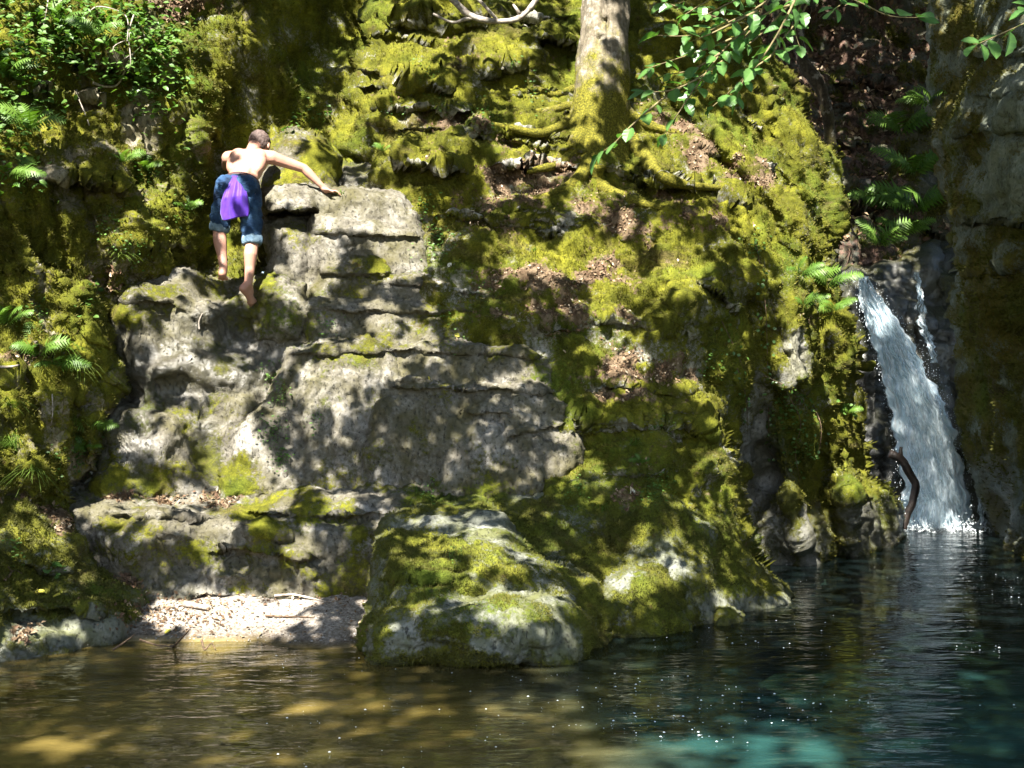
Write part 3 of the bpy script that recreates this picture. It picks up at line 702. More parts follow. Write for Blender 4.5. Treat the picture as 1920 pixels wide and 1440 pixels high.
def tube(pts, rad, seg=8, noise=0.0, sub=4, ns=4.0, cap=True):
    """a smooth bent tube; returns vertices, quads, tris"""
    pts = np.array([tuple(p) for p in pts], float); rad = np.array(rad, float)
    n = len(pts)
    if sub > 1 and n > 2:
        t = np.linspace(0, n - 1, (n - 1) * sub + 1); i = np.clip(t.astype(int), 0, n - 2); f = (t - i)[:, None]
        p0 = pts[np.maximum(i - 1, 0)]; p1 = pts[i]; p2 = pts[i + 1]; p3 = pts[np.minimum(i + 2, n - 1)]
        pts = 0.5 * (2 * p1 + (p2 - p0) * f + (2 * p0 - 5 * p1 + 4 * p2 - p3) * f ** 2 + (3 * p1 - p0 - 3 * p2 + p3) * f ** 3)
        rad = rad[i] * (1 - f[:, 0]) + rad[i + 1] * f[:, 0]
    m = len(pts)
    T = np.gradient(pts, axis=0); T /= np.linalg.norm(T, axis=1)[:, None] + 1e-9
    u = np.cross(T[0], [0.3, 0.5, 0.8]); u /= np.linalg.norm(u)
    a = np.linspace(0, 2 * math.pi, seg, endpoint=False)
    V = []
    for k in range(m):
        u = u - T[k] * (u @ T[k]); u /= np.linalg.norm(u) + 1e-9
        v = np.cross(T[k], u)
        V.append(pts[k] + rad[k] * (np.cos(a)[:, None] * u + np.sin(a)[:, None] * v))
    V = np.concatenate(V)
    if noise:
        c = np.repeat(pts, seg, 0); dr = V - c; l = np.linalg.norm(dr, axis=1)[:, None] + 1e-9
        V = V + dr * (noise * fbm(V * ns, 3))[:, None]
    k = np.arange(m - 1)[:, None] * seg; j = np.arange(seg); j2 = (j + 1) % seg
    q = np.stack([k + j, k + j2, k + seg + j2, k + seg + j], -1).reshape(-1, 4)
    tr = []
    if cap:
        V = np.r_[V, pts[:1], pts[-1:]]
        tr = [(len(V) - 2, j2[i], i) for i in range(seg)] + [(len(V) - 1, (m - 1) * seg + i, (m - 1) * seg + j2[i]) for i in range(seg)]
    return V, q, np.array(tr, np.int32).reshape(-1, 3)

class Acc:
    def __init__(self): self.V, self.Q, self.T, self.n = [], [], [], 0
    def add(self, V, q=None, t=None):
        V = np.asarray(V, float)
        self.V.append(V)
        if q is not None and len(q): self.Q.append(np.asarray(q) + self.n)
        if t is not None and len(t): self.T.append(np.asarray(t) + self.n)
        self.n += len(V)
    def mesh(self, name, smooth=True):
        return mesh_np(name, np.concatenate(self.V), quads=np.concatenate(self.Q) if self.Q else None, tris=np.concatenate(self.T) if self.T else None, smooth=smooth)

# ------------------------------------------------------------------ trees
def bark_material(name, dark, mid, light, mossk=1.0, z0=3.6, z1=5.2):
    n = NT(name)
    p = n.pos()
    st = n.noise(n.pos((14, 14, 2.2)), 1.0, 6, 0.7, 0.8)
    f = n.math('ADD', n.math('MULTIPLY', st, 0.6), n.math('MULTIPLY', n.noise(p, 26, 4, 0.6), 0.4))
    c = n.ramp(f, [(0.33, dark), (0.52, mid), (0.68, light)])
    c = n.mix(n.math('MULTIPLY', n.mr(n.noise(p, 6, 4, 0.7), 0.56, 0.64), 0.5), c, (0.40, 0.38, 0.33))
    sx = n.n('ShaderNodeSeparateXYZ'); n.l(p, sx.inputs[0])
    hz = n.mr(sx.outputs['Z'], z0, z1, 1.0, 0.0)
    mk = n.mr(n.math('ADD', n.math('MULTIPLY', hz, 0.85), n.math('SUBTRACT', n.math('MULTIPLY', n.noise(p, 5, 6, 0.7), 1.1), 0.5)), 0.35, 0.6)
    mc = n.ramp(n.noise(p, 60, 3, 0.7), [(0.35, (0.045, 0.045, 0.008)), (0.55, (0.13, 0.12, 0.014)), (0.72, (0.24, 0.21, 0.03))])
    c = n.mix(n.math('MULTIPLY', mk, mossk), c, mc)
    hb = n.math('ADD', st, n.math('MULTIPLY', n.noise(p, 60, 3, 0.7), 0.5))
    return n.fin(n.bsdf(c, 0.9, n.bump(hb, 0.9, 0.02), 0.15))
M['bark'] = bark_material('grey_bark', (0.055, 0.045, 0.03), (0.17, 0.145, 0.105), (0.33, 0.29, 0.235), z0=3.7, z1=5.5)
M['root'] = bark_material('mossy_root_bark', (0.08, 0.065, 0.04), (0.22, 0.18, 0.12), (0.36, 0.31, 0.24), z0=3.0, z1=7.0)
M['darkbark'] = bark_material('dark_bark', (0.018, 0.015, 0.011), (0.055, 0.045, 0.03), (0.11, 0.09, 0.062), 0.35, z0=3, z1=6)

def trunk_mesh():
    rows, seg = 260, 120
    ys = np.linspace(330, -620, rows)
    cx = np.interp(ys, [-620, -200, 0, 100, 200, 270, 330], [1150, 1141, 1135, 1130, 1123, 1118, 1116])
    rp = np.interp(ys, [-620, -200, 0, 100, 170, 220, 260, 300, 330], [36, 41, 43, 46, 51, 56, 62, 70, 82])
    d = 11.66 + np.interp(ys, [-620, 0, 330], [0.5, 0.25, 0.0])
    a = np.linspace(0, 2 * math.pi, seg, endpoint=False)
    V = []
    lob = [(3.6, .9), (4.9, .5), (5.6, .9), (0.2, .6), (2.2, .5), (1.2, .6)]
    for k in range(rows):
        c = P3(cx[k], ys[k], d[k]); r = rp[k] / F * d[k]
        fl = np.clip((ys[k] - 150) / 180, 0, 1) ** 1.6
        b = sum(w_ * np.exp(-((np.angle(np.exp(1j * (a - t_)))) / 0.33) ** 2) for t_, w_ in lob)
        rr = r * (1 + fl * (0.28 * b - 0.12))
        V.append(np.c_[c.x + rr * np.cos(a), c.y + rr * np.sin(a), np.full(seg, c.z)])
    V = np.concatenate(V)
    cen = np.repeat(np.array([tuple(P3(cx[k], ys[k], d[k])) for k in range(rows)]), seg, 0)
    dr = V - cen; dr /= np.linalg.norm(dr, axis=1)[:, None]
    h = 0.035 * fbm(V * np.array([3, 3, 1.2]), 3) + 0.012 * fbm(V * np.array([16, 16, 4.0]), 3) + 0.006 * fbm(V * 30, 2)
    for (px_, py_, rx, rz, am) in ((1143, 32, 2.6, 30, -0.05), (1136, 26, 9, 4, -0.05), (1128, 62, 10, 5, -0.04), (1124, 70, 3, 9, -0.04), (1132, 5, 2.6, 14, -0.04)):
        c = P3(px_, py_, 11.5)
        e = np.exp(-(((V[:, 0] - c.x) / (rx / 208)) ** 2 + ((V[:, 2] - c.z) / (rz / 208)) ** 2)) * (dr[:, 1] < 0)
        h += am * e
    V = V + dr * h[:, None]
    k = np.arange(rows - 1)[:, None] * seg; j = np.arange(seg); j2 = (j + 1) % seg
    q = np.stack([k + j, k + j2, k + seg + j2, k + seg + j], -1).reshape(-1, 4)
    return mesh_np('trunk', V, quads=q)
tree = tag(empty('tree', P3(1116, 300, 11.6)), 'grey-barked tree with a moss-covered flared foot rooted in the bank', 'tree')
def kid(o, parent):
    o.parent = parent
    o.matrix_parent_inverse = Matrix.Translation(parent.location).inverted()
    return o
trunk = kid(link('trunk', trunk_mesh(), M['bark']), tree)
def root(path, r0, r1, lift=-0.25):
    pts = []
    for x, y in path:
        p, nn = SURF.cam(x, y)
        pts.append(p + nn * r0 * lift)
    V, q, t = tube(pts, np.linspace(r0, r1, len(pts)), 9, 0.25, 5, 6.0)
    return kid(link('root', mesh_np('root', V, quads=q, tris=t), M['root']), tree)
for path, r0, r1 in (([(1090, 258), (1068, 290), (1030, 312), (985, 322)], .085, .02), ([(1075, 225), (1045, 238), (1005, 250), (960, 240), (920, 232)], .06, .02),
                     ([(1082, 165), (1040, 176), (1000, 160)], .05, .02), ([(1085, 195), (1050, 203), (1010, 208), (960, 200)], .05, .02), ([(1165, 240), (1205, 290), (1240, 330), (1290, 350), (1350, 352)], .085, .025),
                     ([(1170, 205), (1220, 235), (1280, 250)], .07, .025), ([(1120, 305), (1125, 345), (1180, 372), (1250, 392)], .085, .025), ([(1105, 300), (1075, 340), (1040, 360), (1000, 372)], .07, .025)):
    root(path, r0, r1)

def stem_tree(pts, rads, label, mat):
    t = tag(empty('tree', pts[-1]), label, 'tree')
    V, q, tr_ = tube(pts, rads, 14, 0.3, 8, 4.0)
    kid(link('trunk', mesh_np('trunk', V, quads=q, tris=tr_), mat), t)
    return t
bent = stem_tree([P3(1500, -260, 15.6), P3(1492, -60, 15.4), P3(1497, 60, 15.2), P3(1504, 112, 15.1), P3(1528, 150, 15.0), P3(1547, 190, 15.0), P3(1556, 260, 15.2), P3(1566, 360, 15.6)],
                 [.07, .07, .065, .07, .085, .07, .065, .08], 'thin dark kinked tree leaning at the mouth of the gorge', M['darkbark'])

# ------------------------------------------------------------------ waterfall
def fall_sheet(nu, nv, off, amp, seed, L, Rr, ds):
    v = np.linspace(0, 1, nv); u = np.linspace(0, 1, nu)
    Ly = np.array(L, float); Ry = np.array(Rr, float)
    yl = Ly[0, 1] + (Ly[-1, 1] - Ly[0, 1]) * v; yr = Ry[0, 1] + (Ry[-1, 1] - Ry[0, 1]) * v
    xl = np.interp(yl, Ly[:, 1], Ly[:, 0]); xr = np.interp(yr, Ry[:, 1], Ry[:, 0])
    dd = np.interp(v, np.linspace(0, 1, len(ds)), ds)
    U, Vv = np.meshgrid(u, v)
    px = xl[:, None] + (xr - xl)[:, None] * U; py = yl[:, None] + (yr - yl)[:, None] * U
    bow = 0.30 * (1 - (2 * U - 1) ** 2) * (0.3 + 0.7 * Vv)
    q3 = np.c_[(U * 9).ravel(), (Vv * 5).ravel(), np.full(U.size, seed)]
    q4 = np.c_[(U * 26).ravel(), (Vv * 11).ravel(), np.full(U.size, seed + 3)]
    h = amp * (fbm(q3, 3) + 0.7 * fbm(q4, 3)).reshape(U.shape)
    d = dd[:, None] - bow - off - h
    px = px + 8 * fbm(np.c_[(U * 3).ravel(), (Vv * 14).ravel(), np.full(U.size, seed + 9)], 3).reshape(U.shape) * (0.4 + np.abs(2 * U - 1))
    P = np.c_[((px - 960) / F * d).ravel(), d.ravel(), (CAMZ + (720 - py) / F * d).ravel()]
    idx = np.arange(nu * nv).reshape(nv, nu)
    q = np.stack([idx[:-1, :-1], idx[1:, :-1], idx[1:, 1:], idx[:-1, 1:]], -1).reshape(-1, 4)
    me = mesh_np('cascade', P, quads=q)
    fattr(me, 'fu', U.ravel()); fattr(me, 'fv', Vv.ravel())
    return me
def water_white(name, base, edge0, thr):
    n = NT(name)
    fu, fv = n.attr('fu'), n.attr('fv')
    cb = n.n('ShaderNodeCombineXYZ'); n.l(n.math('MULTIPLY', fu, 7.0), cb.inputs[0]); n.l(n.math('MULTIPLY', fv, 4.6), cb.inputs[1])
    s1 = n.noise(cb.outputs[0], 1.6, 6, 0.66, 0.5)
    s2 = n.noise(cb.outputs[0], 4.5, 4, 0.6, 0.4)
    ed = n.math('MULTIPLY', n.math('MINIMUM', fu, n.math('SUBTRACT', 1.0, fu)), 2.0)
    ed = n.mr(ed, 0.0, edge0)
    f = n.math('ADD', n.math('MULTIPLY', s1, 0.55), n.math('MULTIPLY', s2, 0.45))
    a = n.mr(n.math('ADD', f, n.math('MULTIPLY', n.math('SUBTRACT', ed, 1.0), 0.4)), thr - 0.10, thr + 0.10)
    col = n.ramp(f, [(0.32, tuple(x * 0.55 for x in base)), (0.44, tuple(x * 0.92 for x in base)), (0.60, (0.88, 0.95, 0.98))])
    b = n.bsdf(col, 0.5, n.bump(f, 0.3, 0.04), 0.15)
    tl = n.n('ShaderNodeBsdfTranslucent'); n.l(col, tl.inputs[0])
    m1 = n.n('ShaderNodeMixShader'); m1.inputs[0].default_value = 0.3; n.l(b, m1.inputs[1]); n.l(tl.outputs[0], m1.inputs[2])
    tp = n.n('ShaderNodeBsdfTransparent')
    m2 = n.n('ShaderNodeMixShader'); n.l(a, m2.inputs[0]); n.l(tp.outputs[0], m2.inputs[1]); n.l(m1.outputs[0], m2.inputs[2])
    return n.fin(m2.outputs[0])
M['fall'] = water_white('falling_water', (0.72, 0.90, 0.98), 0.10, 0.27)
M['veil'] = water_white('thin_falling_water', (0.66, 0.84, 0.94), 0.5, 0.50)
FL = [(1603, 512), (1612, 560), (1626, 620), (1648, 690), (1668, 770), (1682, 850), (1690, 920), (1688, 990)]
FR = [(1622, 520), (1650, 560), (1690, 610), (1722, 665), (1758, 730), (1792, 810), (1812, 900), (1832, 990)]
fall = tag(empty('waterfall', P3(1750, 985, 15.2)), 'narrow white waterfall plunging through the dark cleft into the pool', 'waterfall')
kid(link('cascade', fall_sheet(70, 190, 0.0, 0.05, 1, FL, FR, [16.0, 15.8, 15.6, 15.4, 15.3, 15.25]), M['fall']), fall)
kid(link('spray', fall_sheet(80, 170, 0.10, 0.09, 5, [(x - 3, y) for x, y in FL], [(x + 12, y) for x, y in FR], [15.98, 15.76, 15.55, 15.36, 15.26, 15.2]), M['veil']), fall)
kid(link('trickle', fall_sheet(24, 120, 0.0, 0.05, 9, [(1712, 510), (1716, 600), (1740, 680)], [(1728, 510), (1742, 600), (1768, 680)], [16.1, 15.95, 15.8]), M['veil']), fall)
kid(link('trickle', fall_sheet(24, 120, 0.0, 0.05, 13, [(1780, 770), (1826, 860), (1832, 985)], [(1830, 760), (1846, 860), (1852, 985)], [15.7, 15.4, 15.25]), M['veil']), fall)
# drops thrown off its edges
a = Acc()
for _ in range(1500):
    v = RNG.random(); side = RNG.random()
    y = 520 + 465 * v
    xl_ = np.interp(y, [p_[1] for p_ in FL], [p_[0] for p_ in FL]); xr_ = np.interp(y, [p_[1] for p_ in FR], [p_[0] for p_ in FR])
    if side < 0.3: x = xl_ + RNG.normal(0, 5)
    elif side < 0.75: x = xr_ + abs(RNG.normal(0, 12 + 10 * v)) - 8
    else: x = RNG.uniform(xl_, xr_)
    d = np.interp(v, [0, .5, 1], [15.9, 15.4, 15.0]) - abs(RNG.normal(0, .12)) - .15
    c = np.array(P3(x, y, d)); r = RNG.uniform(.002, .006); k = RNG.uniform(1.2, 3.5)
    a.add(c + r * np.array([[1, 0, 0], [-.5, .87, 0], [-.5, -.87, 0], [.2, 0, k]]), None, [[0, 1, 3], [1, 2, 3], [2, 0, 3]])
n = NT('white_drops'); M['drops'] = n.fin(n.bsdf((0.80, 0.88, 0.92), 0.4))
fo = kid(link('droplets', a.mesh('droplets'), M['drops']), fall); fo['kind'] = 'stuff'
# foam where it lands
a = Acc()
for _ in range(9000):
    x = RNG.normal(1762, 52); y = 984 + abs(RNG.normal(0, 7)) - 3
    d = 4080 / max(y - 720, 258)
    if not 1675 < x < 1860: continue
    c = P3(x, y, d); c.z = max(c.z, 0) + abs(RNG.normal(0, 0.035)) * (1.5 if abs(x - 1760) < 60 else .6)
    r = RNG.uniform(0.004, 0.014)
    V = c + Vector((0, 0, 0)); V = np.array(V) + r * np.array([[1, 0, 0], [-.5, .87, 0], [-.5, -.87, 0], [0, 0, 0.9]])
    a.add(V, None, [[0, 1, 3], [1, 2, 3], [2, 0, 3]])
n = NT('white_foam'); M['foam'] = n.fin(n.bsdf((0.78, 0.84, 0.86), 0.5))
fo = kid(link('foam', a.mesh('foam'), M['foam']), fall); fo['kind'] = 'stuff'

# foam specks drifting on the pool
a = Acc()
hexa = np.c_[np.cos(np.arange(6) * math.pi / 3), np.sin(np.arange(6) * math.pi / 3)]
for _ in range(1100):
    if RNG.random() < 0.6: x, y = RNG.uniform(960, 1920), 1440 - 420 * RNG.random() ** 1.4
    elif RNG.random() < 0.5: x, y = RNG.uniform(1780, 1960), RNG.uniform(1060, 1300)
    else: x, y = RNG.uniform(500, 1920), RNG.uniform(1230, 1450)
    d = 4080 / (y - 720); c = P3(x, y, d)
    if fbm(np.array([[c.x * 0.9, c.y * 0.9, 3.3]]), 2)[0] < 0.0: continue
    h = SURF.cam(x, y)[0]
    if h is not None and h.z > -0.02: continue
    r = 0.002 + 0.006 * RNG.random() ** 3
    V = np.c_[c.x + hexa[:, 0] * r, c.y + hexa[:, 1] * r, np.full(6, 0.008)]
    V = np.r_[V, [[c.x, c.y, 0.008 + r * 0.6]]]
    a.add(V, None, [[i, (i + 1) % 6, 6] for i in range(6)])
tag(link('foam_specks', a.mesh('foam_specks'), M['foam']), 'tiny white foam bubbles drifting on the dark pool', 'foam', kind='stuff')

# ------------------------------------------------------------------ the climber
def remeshed(name, build, vox, smooth_it=4, noise=None):
    bm = bmesh.new(); build(bm)
    me = bpy.data.meshes.new('tmp'); bm.to_mesh(me); bm.free()
    o = bpy.data.objects.new('tmp', me); COL.objects.link(o)
    r = o.modifiers.new('r', 'REMESH'); r.mode = 'VOXEL'; r.voxel_size = vox; r.use_smooth_shade = True
    s = o.modifiers.new('s', 'SMOOTH'); s.iterations = smooth_it; s.factor = 0.5
    dg = bpy.context.evaluated_depsgraph_get()
    out = bpy.data.meshes.new_from_object(o.evaluated_get(dg))
    bpy.data.objects.remove(o); bpy.data.meshes.remove(me)
    out.name = name
    for p in out.polygons: p.use_smooth = True
    if noise:
        n_ = len(out.vertices)
        V = np.empty(n_ * 3, np.float32); out.vertices.foreach_get('co', V); V = V.reshape(-1, 3)
        N = np.empty(n_ * 3, np.float32); out.vertices.foreach_get('normal', N); N = N.reshape(-1, 3)
        V = V + N * noise(V)[:, None]
        out.vertices.foreach_set('co', V.astype(np.float32).ravel()); out.update()
    return out
def ball(bm, c, r, axes=None, sub=3):
    """ellipsoid; axes = three unit vectors for the radii r"""
    if isinstance(r, (int, float)): r = (r, r, r)
    m = Matrix.Identity(4)
    ax = axes or (Vector((1, 0, 0)), Vector((0, 1, 0)), Vector((0, 0, 1)))
    for i in range(3):
        for j in range(3): m[j][i] = ax[i][j] * r[i]
        m[i][3] = c[i]
    bmesh.ops.create_icosphere(bm, subdivisions=sub, radius=1, matrix=m)
def limb(bm, pts, rads, k=7):
    for (p, q, r1, r2) in zip(pts, pts[1:], rads, rads[1:]):
        L = (q - p).length; n_ = max(k, int(L / (0.35 * min(r1, r2))))
        n_ = min(n_, 26)
        for i in range(n_ + 1):
            t = i / n_
            ball(bm, p.lerp(q, t), r1 + (r2 - r1) * t, sub=2)

pel = P3(449, 352, 10.45); nek = P3(479, 270, 10.87)
sp = (nek - pel).normalized()
lat = Vector((1, 0.0, 0.04)); lat = (lat - sp * lat.dot(sp)).normalized()
bk = sp.cross(lat).normalized()
if bk.y > 0: bk = -bk
AX = (lat, sp, bk)
def T(a, b, c):                     # a point of the trunk: metres to the right, up the spine, out of the back
    return pel + lat * a + sp * b + bk * c
hand_p, hand_n = SURF.cam(612, 362)
toe_p, toe_n = SURF.cam(476, 572)
heelL_p, _ = SURF.cam(414, 524)
shL, shR = T(-0.180, 0.392, 0.005), T(0.186, 0.412, 0.005)
elR = P3(570, 316, 10.80); 
wrR = hand_p + Vector((-0.045, -0.035, 0.065))
elL = P3(424, 312, 11.0); wrL = P3(440, 300, 11.16)
hipL, hipR = T(-0.095, -0.045, 0.0), T(0.095, -0.045, 0.0)
knL, anL = P3(411, 432, 10.48), P3(419, 500, 10.35)
knR, anR = P3(473, 452, 10.36), P3(466, 531, min(10.28, toe_p.y - 0.03))
head = nek + sp * 0.015 + Vector((0.024, 0.025, -0.016))
fw = Vector((0.12, 0.86, -0.48)).normalized()          # the way the face looks: away, and down at the rock
hl = Vector((1, -0.1, 0)); hl = (hl - fw * hl.dot(fw)).normalized(); hu = hl.cross(fw).normalized()
if hu.z < 0: hu = -hu
def body(bm):
    ball(bm, T(0, 0.0, 0.0), (0.150, 0.13, 0.105), AX); ball(bm, T(0, 0.12, -0.005), (0.128, 0.14, 0.088), AX)
    ball(bm, T(0, 0.24, 0.0), (0.145, 0.15, 0.10), AX); ball(bm, T(0, 0.335, 0.005), (0.165, 0.14, 0.105), AX)
    for s in (-1, 1):
        ball(bm, T(s * 0.085, 0.36, 0.055), (0.070, 0.085, 0.050), AX)          # shoulder blades
        ball(bm, T(s * 0.115, 0.29, 0.03), (0.05, 0.12, 0.06), AX)
        limb(bm, [T(s * 0.036, 0.0, 0.055), T(s * 0.036, 0.16, 0.05), T(s * 0.034, 0.36, 0.062)], [0.050, 0.042, 0.044])
        ball(bm, T(s * 0.075, -0.06, 0.045), (0.085, 0.09, 0.085), AX)          # buttocks
    limb(bm, [T(0.0, 0.40, 0.03), shL], [0.062, 0.062]); limb(bm, [T(0.0, 0.40, 0.03), shR], [0.062, 0.062])
    limb(bm, [T(0, 0.40, 0.0), nek + sp * 0.02, head - fw * 0.02 - hu * 0.02], [0.066, 0.056, 0.056])
    for s, e, wv in ((shL, elL, wrL), (shR, elR, wrR)):
        limb(bm, [s, s.lerp(e, 0.4), e, e.lerp(wv, 0.3), wv], [0.058, 0.051, 0.041, 0.042, 0.027])
    for s, hp, k_, an in ((-1, hipL, knL, anL), (1, hipR, knR, anR)):
        cf = k_.lerp(an, 0.32) + Vector((0, -0.018, 0))
        limb(bm, [hp, hp.lerp(k_, 0.5), k_, cf, k_.lerp(an, 0.62), an], [0.090, 0.078, 0.055, 0.057, 0.044, 0.034])
    # head
    ball(bm, head + hu * 0.025, (0.084, 0.104, 0.100), (hl, fw, hu)); ball(bm, head - hu * 0.045 + fw * 0.035, (0.058, 0.066, 0.070), (hl, fw, hu))
    ball(bm, head + fw * 0.098 - hu * 0.02, (0.014, 0.022, 0.020), (hl, fw, hu)); ball(bm, head + fw * 0.078 + hu * 0.012, (0.055, 0.02, 0.012), (hl, fw, hu))
    ball(bm, head + fw * 0.085 - hu * 0.058, (0.024, 0.012, 0.008), (hl, fw, hu))
    for s in (-1, 1): ball(bm, head + hl * (0.087 * s) - fw * 0.005 - hu * 0.012, (0.012, 0.020, 0.032), (hl, fw, hu))
    # feet: heel, arch, ball, toes
    fl = Vector((-0.22, 0.97, -0.05)).normalized()
    hb = anL + Vector((0.0, -0.03, -0.055))
    limb(bm, [anL, hb], [0.036, 0.036]); limb(bm, [hb, hb + fl * 0.10 + Vector((0, 0, 0.0)), hb + fl * 0.165 + Vector((0, 0, -0.012))], [0.036, 0.036, 0.030])
    sd_ = Vector((0.97, 0.22, 0))
    for i in range(5):
        b0 = hb + fl * 0.165 + sd_ * (0.034 - 0.017 * i) + Vector((0, 0, -0.02)); L = (0.055, 0.05, 0.046, 0.042, 0.034)[i]
        limb(bm, [b0, b0 + fl * L * 0.6 + Vector((0, 0, 0.003)), b0 + fl * L + Vector((0, 0, -0.004))], [0.012 if i == 0 else 0.009, 0.011 if i == 0 else 0.0085, 0.010 if i == 0 else 0.0075], 5)
    hr = anR + Vector((-0.035, -0.035, -0.045)); br_ = toe_p + Vector((-0.012, -0.030, 0.03))
    limb(bm, [anR, hr], [0.036, 0.036]); limb(bm, [anR, anR.lerp(br_, 0.5)], [0.034, 0.032])
    limb(bm, [hr, hr.lerp(br_, 0.5) + Vector((0.008, 0.01, 0)), br_], [0.036, 0.032, 0.034])
    ft = (br_ - hr).normalized(); td = (ft * 0.55 + Vector((0.25, 0.75, -0.15))).normalized(); ts = ft.cross(Vector((0, -1, 0))).normalized()
    for i in range(5):
        b0 = br_ + ts * (0.030 - 0.015 * i); L = (0.05, 0.045, 0.04, 0.036, 0.03)[i]
        limb(bm, [b0, b0 + ft * L * 0.5, b0 + ft * L * 0.6 + td * L * 0.4], [0.014 if i == 0 else 0.011, 0.012 if i == 0 else 0.009, 0.010 if i == 0 else 0.008], 5)
    # right hand spread on the rock
    hd = Vector((0.90, 0.22, -0.22)).normalized(); hs = hd.cross(Vector((0, 0, 1))).normalized()
    pc = hand_p + Vector((0.0, -0.01, 0.022))
    limb(bm, [wrR, pc], [0.027, 0.030])
    for k in (-1, 0, 1): limb(bm, [pc + hs * 0.022 * k - hd * 0.03, pc + hs * 0.027 * k + hd * 0.045], [0.017, 0.015], 5)
    for i, k in enumerate((-1.5, -0.5, 0.5, 1.5)):
        b0 = pc + hs * 0.021 * k + hd * 0.045; L = (0.062, 0.078, 0.084, 0.074)[i]; dd = (hd + hs * 0.16 * k).normalized()
        limb(bm, [b0, b0 + dd * L * 0.45 + Vector((0, 0, 0.012)), b0 + dd * L * 0.8 + Vector((0, 0, 0.0)), b0 + dd * L - Vector((0, 0, 0.018))], [0.0105, 0.010, 0.009, 0.008], 5)
    limb(bm, [pc - hd * 0.02 + hs * 0.03, pc + hs * 0.06 + hd * 0.015, pc + hs * 0.075 + hd * 0.05 - Vector((0, 0, 0.01))], [0.014, 0.011, 0.009], 5)
    # left hand gripping the rock ahead
    gd = (wrL - elL).normalized(); gs = gd.cross(Vector((0, 0, 1))).normalized()
    pl = wrL + gd * 0.05; limb(bm, [wrL, pl], [0.027, 0.032])
    for i, k in enumerate((-1.5, -0.5, 0.5, 1.5)):
        b0 = pl + gs * 0.02 * k + gd * 0.03
        limb(bm, [b0, b0 + gd * 0.045, b0 + gd * 0.065 - Vector((0, 0, 0.03))], [0.0105, 0.010, 0.008], 5)
    limb(bm, [pl - gs * 0.03, pl - gs * 0.06 + gd * 0.03], [0.013, 0.010], 5)
n = NT('skin')
p = n.pos()
c = n.ramp(n.noise(p, 7, 4, 0.6), [(0.3, (0.35, 0.175, 0.125)), (0.7, (0.44, 0.245, 0.18))])
M['skin'] = n.fin(n.bsdf(c, 0.5, n.bump(n.noise(p, 90, 3), 0.15, 0.004), 0.35))
me = remeshed('person', body, 0.0075, 5)
me.materials.append(M['skin'])
person = link('person', me)
tag(person, 'bare-backed person in rolled denim shorts climbing barefoot, one hand on the rock step', 'person')

n = NT('denim')
p = n.pos()
f1 = n.noise(p, 9, 4, 0.6); 
c = n.ramp(f1, [(0.34, (0.010, 0.020, 0.048)), (0.52, (0.020, 0.052, 0.12)), (0.72, (0.065, 0.13, 0.23))])
hb = n.math('ADD', n.noise(n.pos((10, 10, 34)), 1.0, 3, 0.6, 1.2), n.math('MULTIPLY', n.noise(p, 240, 2), 0.25))
M['denim'] = n.fin(n.bsdf(c, 0.85, n.bump(hb, 0.8, 0.02), 0.2))
n = NT('faded_denim'); p = n.pos()
M['denim2'] = n.fin(n.bsdf(n.ramp(n.noise(p, 22, 3), [(0.35, (0.07, 0.12, 0.18)), (0.65, (0.17, 0.25, 0.32))]), 0.85, n.bump(n.noise(p, 60, 3), 0.7, 0.01), 0.2))
cuL, cuR = hipL.lerp(knL, 0.80), hipR.lerp(knR, 0.90)
def shorts_b(bm):
    ball(bm, T(0, -0.03, 0.0), (0.158, 0.10, 0.118), AX)
    ball(bm, T(0, 0.01, 0.0), (0.155, 0.06, 0.112), AX)
    for s, hp, k_, cu in ((-1, hipL, knL, cuL), (1, hipR, knR, cuR)):
        ball(bm, T(s * 0.078, -0.06, 0.048), (0.094, 0.10, 0.094), AX)
        limb(bm, [hp, hp.lerp(k_, 0.5), cu], [0.094, 0.086, 0.075])
def wrinkle(V):
    q = V * np.array([5, 5, 17.0]); q[:, 2] += 3.0 * V[:, 0] * 5
    return 0.009 + 0.013 * fbm(q, 2) + 0.005 * fbm(V * 26, 2)
sm = remeshed('shorts', shorts_b, 0.009, 4, wrinkle); sm.materials.append(M['denim'])
shorts = link('shorts', sm, None, person)
def ring_mesh(name, c, ax, r, tr_, seg=40, ts=10, wob=0.008):
    ax = ax.normalized(); u = ax.orthogonal().normalized(); v = ax.cross(u)
    V = []
    for i in range(seg):
        a_ = 2 * math.pi * i / seg; o_ = u * math.cos(a_) + v * math.sin(a_); rr = r + wob * math.sin(5 * a_) * .5 + wob * math.sin(11 * a_) * .3
        for j in range(ts):
            b_ = 2 * math.pi * j / ts
            V.append(c + o_ * (rr + tr_[0] * math.cos(b_)) + ax * (tr_[1] * math.sin(b_) + wob * math.sin(3 * a_) * .4))
    i = np.arange(seg)[:, None]; j = np.arange(ts)
    q = np.stack([i * ts + j, ((i + 1) % seg) * ts + j, ((i + 1) % seg) * ts + (j + 1) % ts, i * ts + (j + 1) % ts], -1).reshape(-1, 4)
    return mesh_np(name, [tuple(x) for x in V], quads=q)
for cu, k_, hp in ((cuL, knL, hipL), (cuR, knR, hipR)):
    me = ring_mesh('cuff', cu + (cu - hp).normalized() * 0.035, cu - hp, 0.068, (0.018, 0.040))
    link('cuff', me, M['denim2'], shorts)
n = NT('dark_brown_band'); M['band'] = n.fin(n.bsdf((0.06, 0.03, 0.03), 0.7))
V = []
for k in range(2):
    for i in range(48):
        a_ = 2 * math.pi * i / 48
        V.append(T((0.150 + .004 * k) * math.cos(a_), 0.036 + 0.032 * k, (0.108 + .004 * k) * math.sin(a_)))
